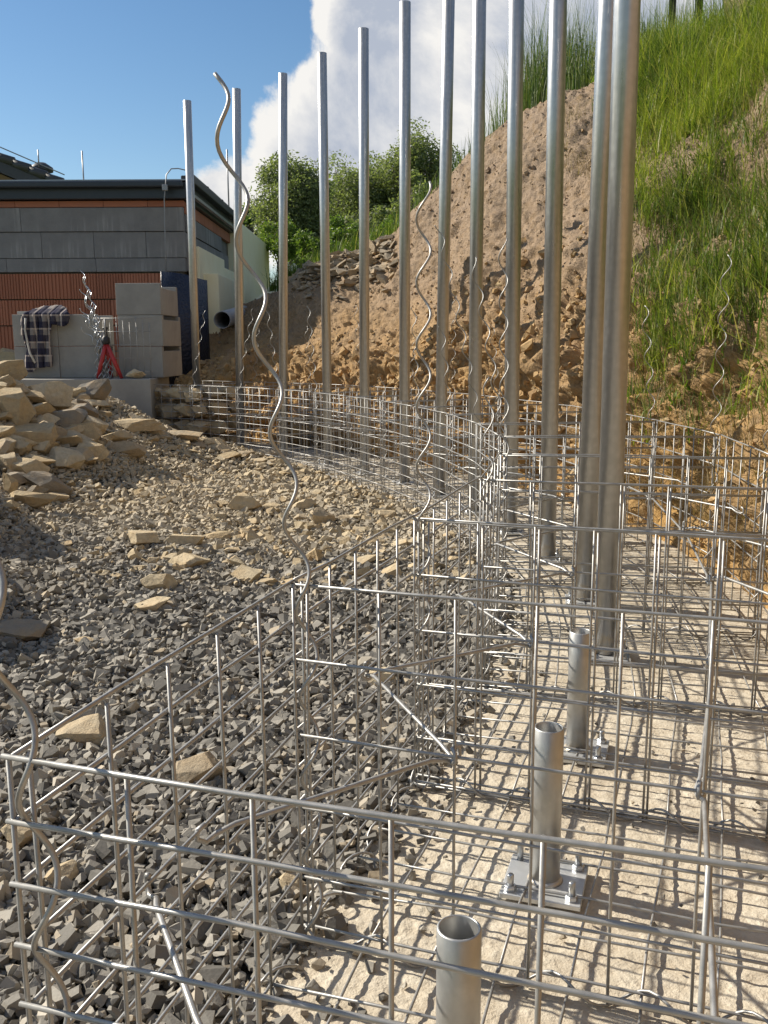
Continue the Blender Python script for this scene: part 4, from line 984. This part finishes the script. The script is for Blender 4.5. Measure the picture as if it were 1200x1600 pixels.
for nm, mt, sel_, lab_ in (('grass', 'grass', hue < 0.44, 'green tussocky grass growing over the near part of the bank'), ('yellow_grass', 'ygrass', hue >= 0.44, 'yellow-green grass tufts on the near part of the bank')):
    blades(nm, Qb[sel_], (th*rng.uniform(0.35, 1.15, n))[sel_], rng.uniform(.0010, .0034, n)[sel_], 0.85, 50, M[mt], lab_, segs=3, nrm_=BDN[si[ti], vi[ti]][sel_])
n = 16000; s_ = rng.uniform(2.4, 6.9, n); v_ = rng.uniform(.18, 1, n); si = ui(s_).astype(int); vi = np.clip(v_*NV, 0, NV-1).astype(int); Q = BD[si, vi]
ok = rng.uniform(size=n) < np.clip(0.3 + vnoise(Q*2.6, 48), 0.02, 1); Q, si, vi = Q[ok], si[ok], vi[ok]; n = len(Q)
blades('low_weeds', Q, rng.uniform(.02, .06, n), rng.uniform(.004, .010, n), 1.0, 55, M['leaf_bright'], 'low leafy weeds between the grass tussocks on the bank', 'weeds', nrm_=BDN[si, vi])
# dry roots and straw hanging in the bare patches
n = 20000; s_ = rng.uniform(3.0, 7.4, n); v_ = 0.05 + 0.8*rng.uniform(0, 1, n)**1.5; si = ui(s_).astype(int); vi = (v_*NV).astype(int); Q = BD[si, vi]
ok = (vnoise(Q*1.9, 41) < 0.3); Q, si, vi = Q[ok], si[ok], vi[ok]; n = len(Q)
blades('dry_grass', Q, rng.uniform(.03, .14, n), rng.uniform(.0008, .0018, n), 1.3, 51, M['drygrass'], 'dry straw and root fibres on the bare patches of the bank', nrm_=BDN[si, vi])
# tall grass along the crest and the meadow edge
n = 42000; s_ = np.concatenate([rng.uniform(3.0, 9.2, n*7//8), rng.uniform(9.0, 11.0, n//8)]); n = len(s_)
si = ui(s_).astype(int); off = rng.uniform(-0.12, 1.15, n); Q = cr[si].copy(); Q[:, :2] += out[si]*np.clip(off, 0, None)[:, None]
ng = off < 0; Q[ng] = BD[si[ng], np.clip(NV + off[ng]*60, 0, NV-1).astype(int)]
Q[:, 2] += 0.07*np.clip(off, 0, 0.5)
den = np.clip(0.55 + 0.9*vnoise(Q*2.2, 45), 0.08, 1)*np.where(s_ > 9, 0.35, 1)*np.where(s_ < 6.2, 0.40, 1); ok = rng.uniform(size=n) < den; Q, s_, off = Q[ok], s_[ok], off[ok]; n = len(Q)
tall = np.clip(1 + 0.6*vnoise(Q*1.6, 46), 0.45, 1.7)*np.where(s_ > 9, 0.55, 1)*np.where(off < 0, 0.6, 1)
blades('tall_grass', Q, np.clip(rng.lognormal(-0.95, 0.32, n), .12, .75)*tall, rng.uniform(.0016, .0038, n), 0.26, 52, M['tallgrass'], 'tall seeding grass standing along the crest of the bank', segs=4)
# grass fringe and broad weeds on the far slope edge
n = 11000; s_ = rng.uniform(11.0, 14.5, n); si = ui(s_).astype(int); off = rng.uniform(0.1, 3.0, n)**1.0; Q = cr[si].copy(); Q[:, :2] += out[si]*off[:, None]; Q[:, 2] += 0.02*off + 0.05
blades('meadow_grass', Q, rng.uniform(.10, .32, n), rng.uniform(.003, .007, n), 0.5, 53, M['grass'], 'rank meadow grass behind the far crest below the trees')
def leaf_cards(pos, size, seed, up=0.4, aspect=0.55):
    r = np.random.default_rng(seed); n = len(pos)
    d1 = r.normal(size=(n, 3)); d1[:, 2] = d1[:, 2]*0.6 - up; d1 /= np.linalg.norm(d1, axis=1)[:, None]
    d2 = np.cross(d1, r.normal(size=(n, 3))); d2 /= np.linalg.norm(d2, axis=1)[:, None]
    L = size[:, None]; V = np.stack([pos, pos + d1*L*0.5 + d2*L*aspect*0.5, pos + d1*L, pos + d1*L*0.5 - d2*L*aspect*0.5], 1)
    return V.reshape(-1, 3), np.arange(4*n).reshape(n, 4)
# broad yellow-green weed plants on the bank
for k, (u_, v0, sz_, wl_) in enumerate(((5.35, .33, .065, 'behind the spiral of the fifth and sixth baskets'), (5.9, .27, .05, 'at the lower edge of the grass'), (4.7, .42, .07, 'among the tussocks'),
                                   (4.55, .33, .06, 'below the tussocks'), (6.25, .30, .05, 'where grass gives way to bare soil'), (4.3, .5, .07, 'high among the tussocks'))):
    jj, kk = int(ui(u_)), int(v0*NV); q0 = BD[jj, kk]
    root = empty('weed_plant', q0); tag(root, 'broad leaved yellow-green weed ' + wl_, 'weed', 'broad leaved weeds on the bank')
    for m in range(11):
        az = m*2.4 + k; dr = np.array([math.cos(az), math.sin(az), 0.25 + 0.6*rng.uniform()]) + BDN[jj, kk]*0.6; dr /= np.linalg.norm(dr)
        sd_ = np.cross(dr, (0, 0, 1)); sd_ /= np.linalg.norm(sd_); upv = np.cross(sd_, dr); L_ = sz_*rng.uniform(.6, 1.25); st = dr*L_*rng.uniform(.2, .7)
        V = [st*0, st, st + dr*L_*.35 + sd_*L_*.33 + upv*L_*.06, st + dr*L_*.4 + upv*-.03*L_, st + dr*L_*.35 - sd_*L_*.33 + upv*L_*.06, st + dr*L_ - np.array([0, 0, L_*.25])]
        link('leaf', mesh_np('leaf', np.array(V), np.array([[0, 1, 2], [0, 1, 4], [1, 2, 3], [1, 3, 4], [2, 5, 3], [3, 5, 4]]), True), M['weed'], root)

def tree(name, px, py, Yd, hgt, rx, rz, label, mat, nleaf, lsz, seed, droop=0.5, lobes_=16, trunk=0.10, zbase=None):
    b = atY(px, py, Yd); zb_ = b.z if zbase is None else zbase
    root = empty(name, (b.x, Yd, zb_)); tag(root, label, 'tree' if hgt > 1.6 else 'shrub', None)
    r = np.random.default_rng(seed); m_ = MB(); zc = hgt*0.56
    m_.tube([(0, 0, -0.3), (0.03*hgt*r.normal(), 0, hgt*0.25), (0.05*hgt*r.normal(), 0.02*hgt, hgt*0.55), (0.05*hgt*r.normal(), 0, hgt*0.85)], [trunk, trunk*0.8, trunk*0.5, trunk*0.15], 8)
    cs, rs = [], []
    for k in range(lobes_):
        d_ = r.normal(size=3); d_ /= np.linalg.norm(d_); q_ = d_*np.array([rx, rx*0.9, rz])*r.uniform(0.35, 0.86) + np.array([0, 0, zc]); cs.append(q_); rs.append(r.uniform(0.20, 0.36)*min(rx, rz)*1.15)
        m_.tube([(0, 0, hgt*r.uniform(.15, .5)), tuple(q_*np.array([.5, .5, .75]) + r.normal(0, .05*hgt, 3)), tuple(q_)], [trunk*0.4, trunk*0.22, trunk*0.06], 5)
    m_.build('trunk', M['bark'], root, True)
    w_ = np.array(rs)**2; k_ = r.choice(len(cs), nleaf, p=w_/w_.sum()); d_ = r.normal(size=(nleaf, 3)); d_ /= np.linalg.norm(d_, axis=1)[:, None]
    rad = np.array(rs)[k_]*r.uniform(0.15, 1.12, nleaf)**0.6
    pos = np.array(cs)[k_] + d_*rad[:, None]*np.array([1, 1, 0.9]); pos[:, 2] -= droop*np.abs(r.normal(0, 0.12, nleaf))*hgt*(np.hypot(pos[:, 0], pos[:, 1])/rx)**2
    pos = pos[pos[:, 2] > 0.02*hgt]
    V, F = leaf_cards(pos, r.uniform(.6, 1.3, len(pos))*lsz, seed+1, 0.5*droop + 0.1, 0.42)
    link('crown', mesh_np('crown', V, F, True), mat, root); return root
tree('willow_tree', 460, 445, 16.0, 2.05, 0.82, 1.00, 'dense grey-green willow with drooping twigs behind the wing wall', M['leaf_willow'], 34000, 0.060, 11, 0.9, 60)
tree('willow_tree', 556, 425, 17.5, 2.15, 1.08, 1.02, 'loose crowned willow standing behind the middle poles', M['leaf_willow'], 34000, 0.060, 12, 0.6, 60)
tree('field_tree', 655, 400, 17.0, 2.25, 0.86, 0.95, 'airy light green tree rising beside the bare soil crest', M['leaf_willow'], 20000, 0.060, 13, 0.3, 44)
tree('dark_tree', 520, 425, 18.5, 1.75, 1.1, 0.85, 'dark tree filling the gap between the two willows', M['leaf_dark'], 14000, 0.085, 14, 0.4, 24)
tree('dark_tree', 618, 415, 18.8, 1.70, 0.9, 0.80, 'dark low tree between the loose willow and the airy tree', M['leaf_dark'], 11000, 0.085, 24, 0.4, 20)
tree('shrub', 590, 420, 14.6, 0.95, 0.55, 0.45, 'tall weedy shrub above the slab rubble', M['leaf_willow'], 4200, 0.06, 25, 0.4, 12, 0.03)
tree('dark_tree', 398, 420, 22.0, 1.75, 0.42, 0.60, 'small dark tree showing past the building roof', M['leaf_dark'], 3500, 0.10, 15, 0.2, 9)
tree('shrub', 438, 450, 14.5, 1.25, 0.42, 0.55, 'fresh green shrub next to the wing wall end', M['leaf_bright'], 3600, 0.06, 16, 0.6, 10, 0.03)
tree('shrub', 545, 425, 14.0, 0.85, 0.50, 0.40, 'fresh green shrub below the dark tree', M['leaf_bright'], 3600, 0.06, 17, 0.3, 10, 0.03)
tree('shrub', 612, 392, 12.5, 0.52, 0.20, 0.24, 'bright yellow-green seedling bush above the slab rubble', M['leaf_bright'], 900, 0.06, 18, 0.2, 7, 0.02)
tree('shrub', 640, 372, 14.5, 1.0, 0.55, 0.45, 'low green bush in front of the airy tree', M['leaf_willow'], 3600, 0.065, 19, 0.3, 10, 0.03)
tree('shrub', 500, 440, 13.6, 0.80, 0.40, 0.38, 'grassy green bush at the foot of the dense willow', M['leaf_bright'], 2600, 0.06, 20, 0.5, 9, 0.03)

# fence posts and a pale boulder on top of the bank
for px, w in ((1047, 0.05), (1088, 0.055), (1143, 0.06)):
    b = atY(px, 90, 6.95); root_z = float(b.z) - 0.25
    o = MB().lathe((0, 0, 0), [(w/2, 0), (w/2, 1.55), (w/2*0.9, 1.58), (0.004, 1.60)], 12).build('fence_post', M['greenpost'], None, True); o.location = (b.x, 6.95, root_z)
    tag(o, 'dark fence post standing in the tall grass on top of the bank', 'fence post', 'dark fence posts on the bank')
me = rock_mesh('pale_boulder', 977, (0.55, 0.4, 0.34), 18); b = atY(1190, 75, 6.6); o = link('pale_boulder', me, M['chip'], None, (b.x, 6.6, b.z)); tag(o, 'pale boulder half hidden by grass on top of the bank', 'boulder')
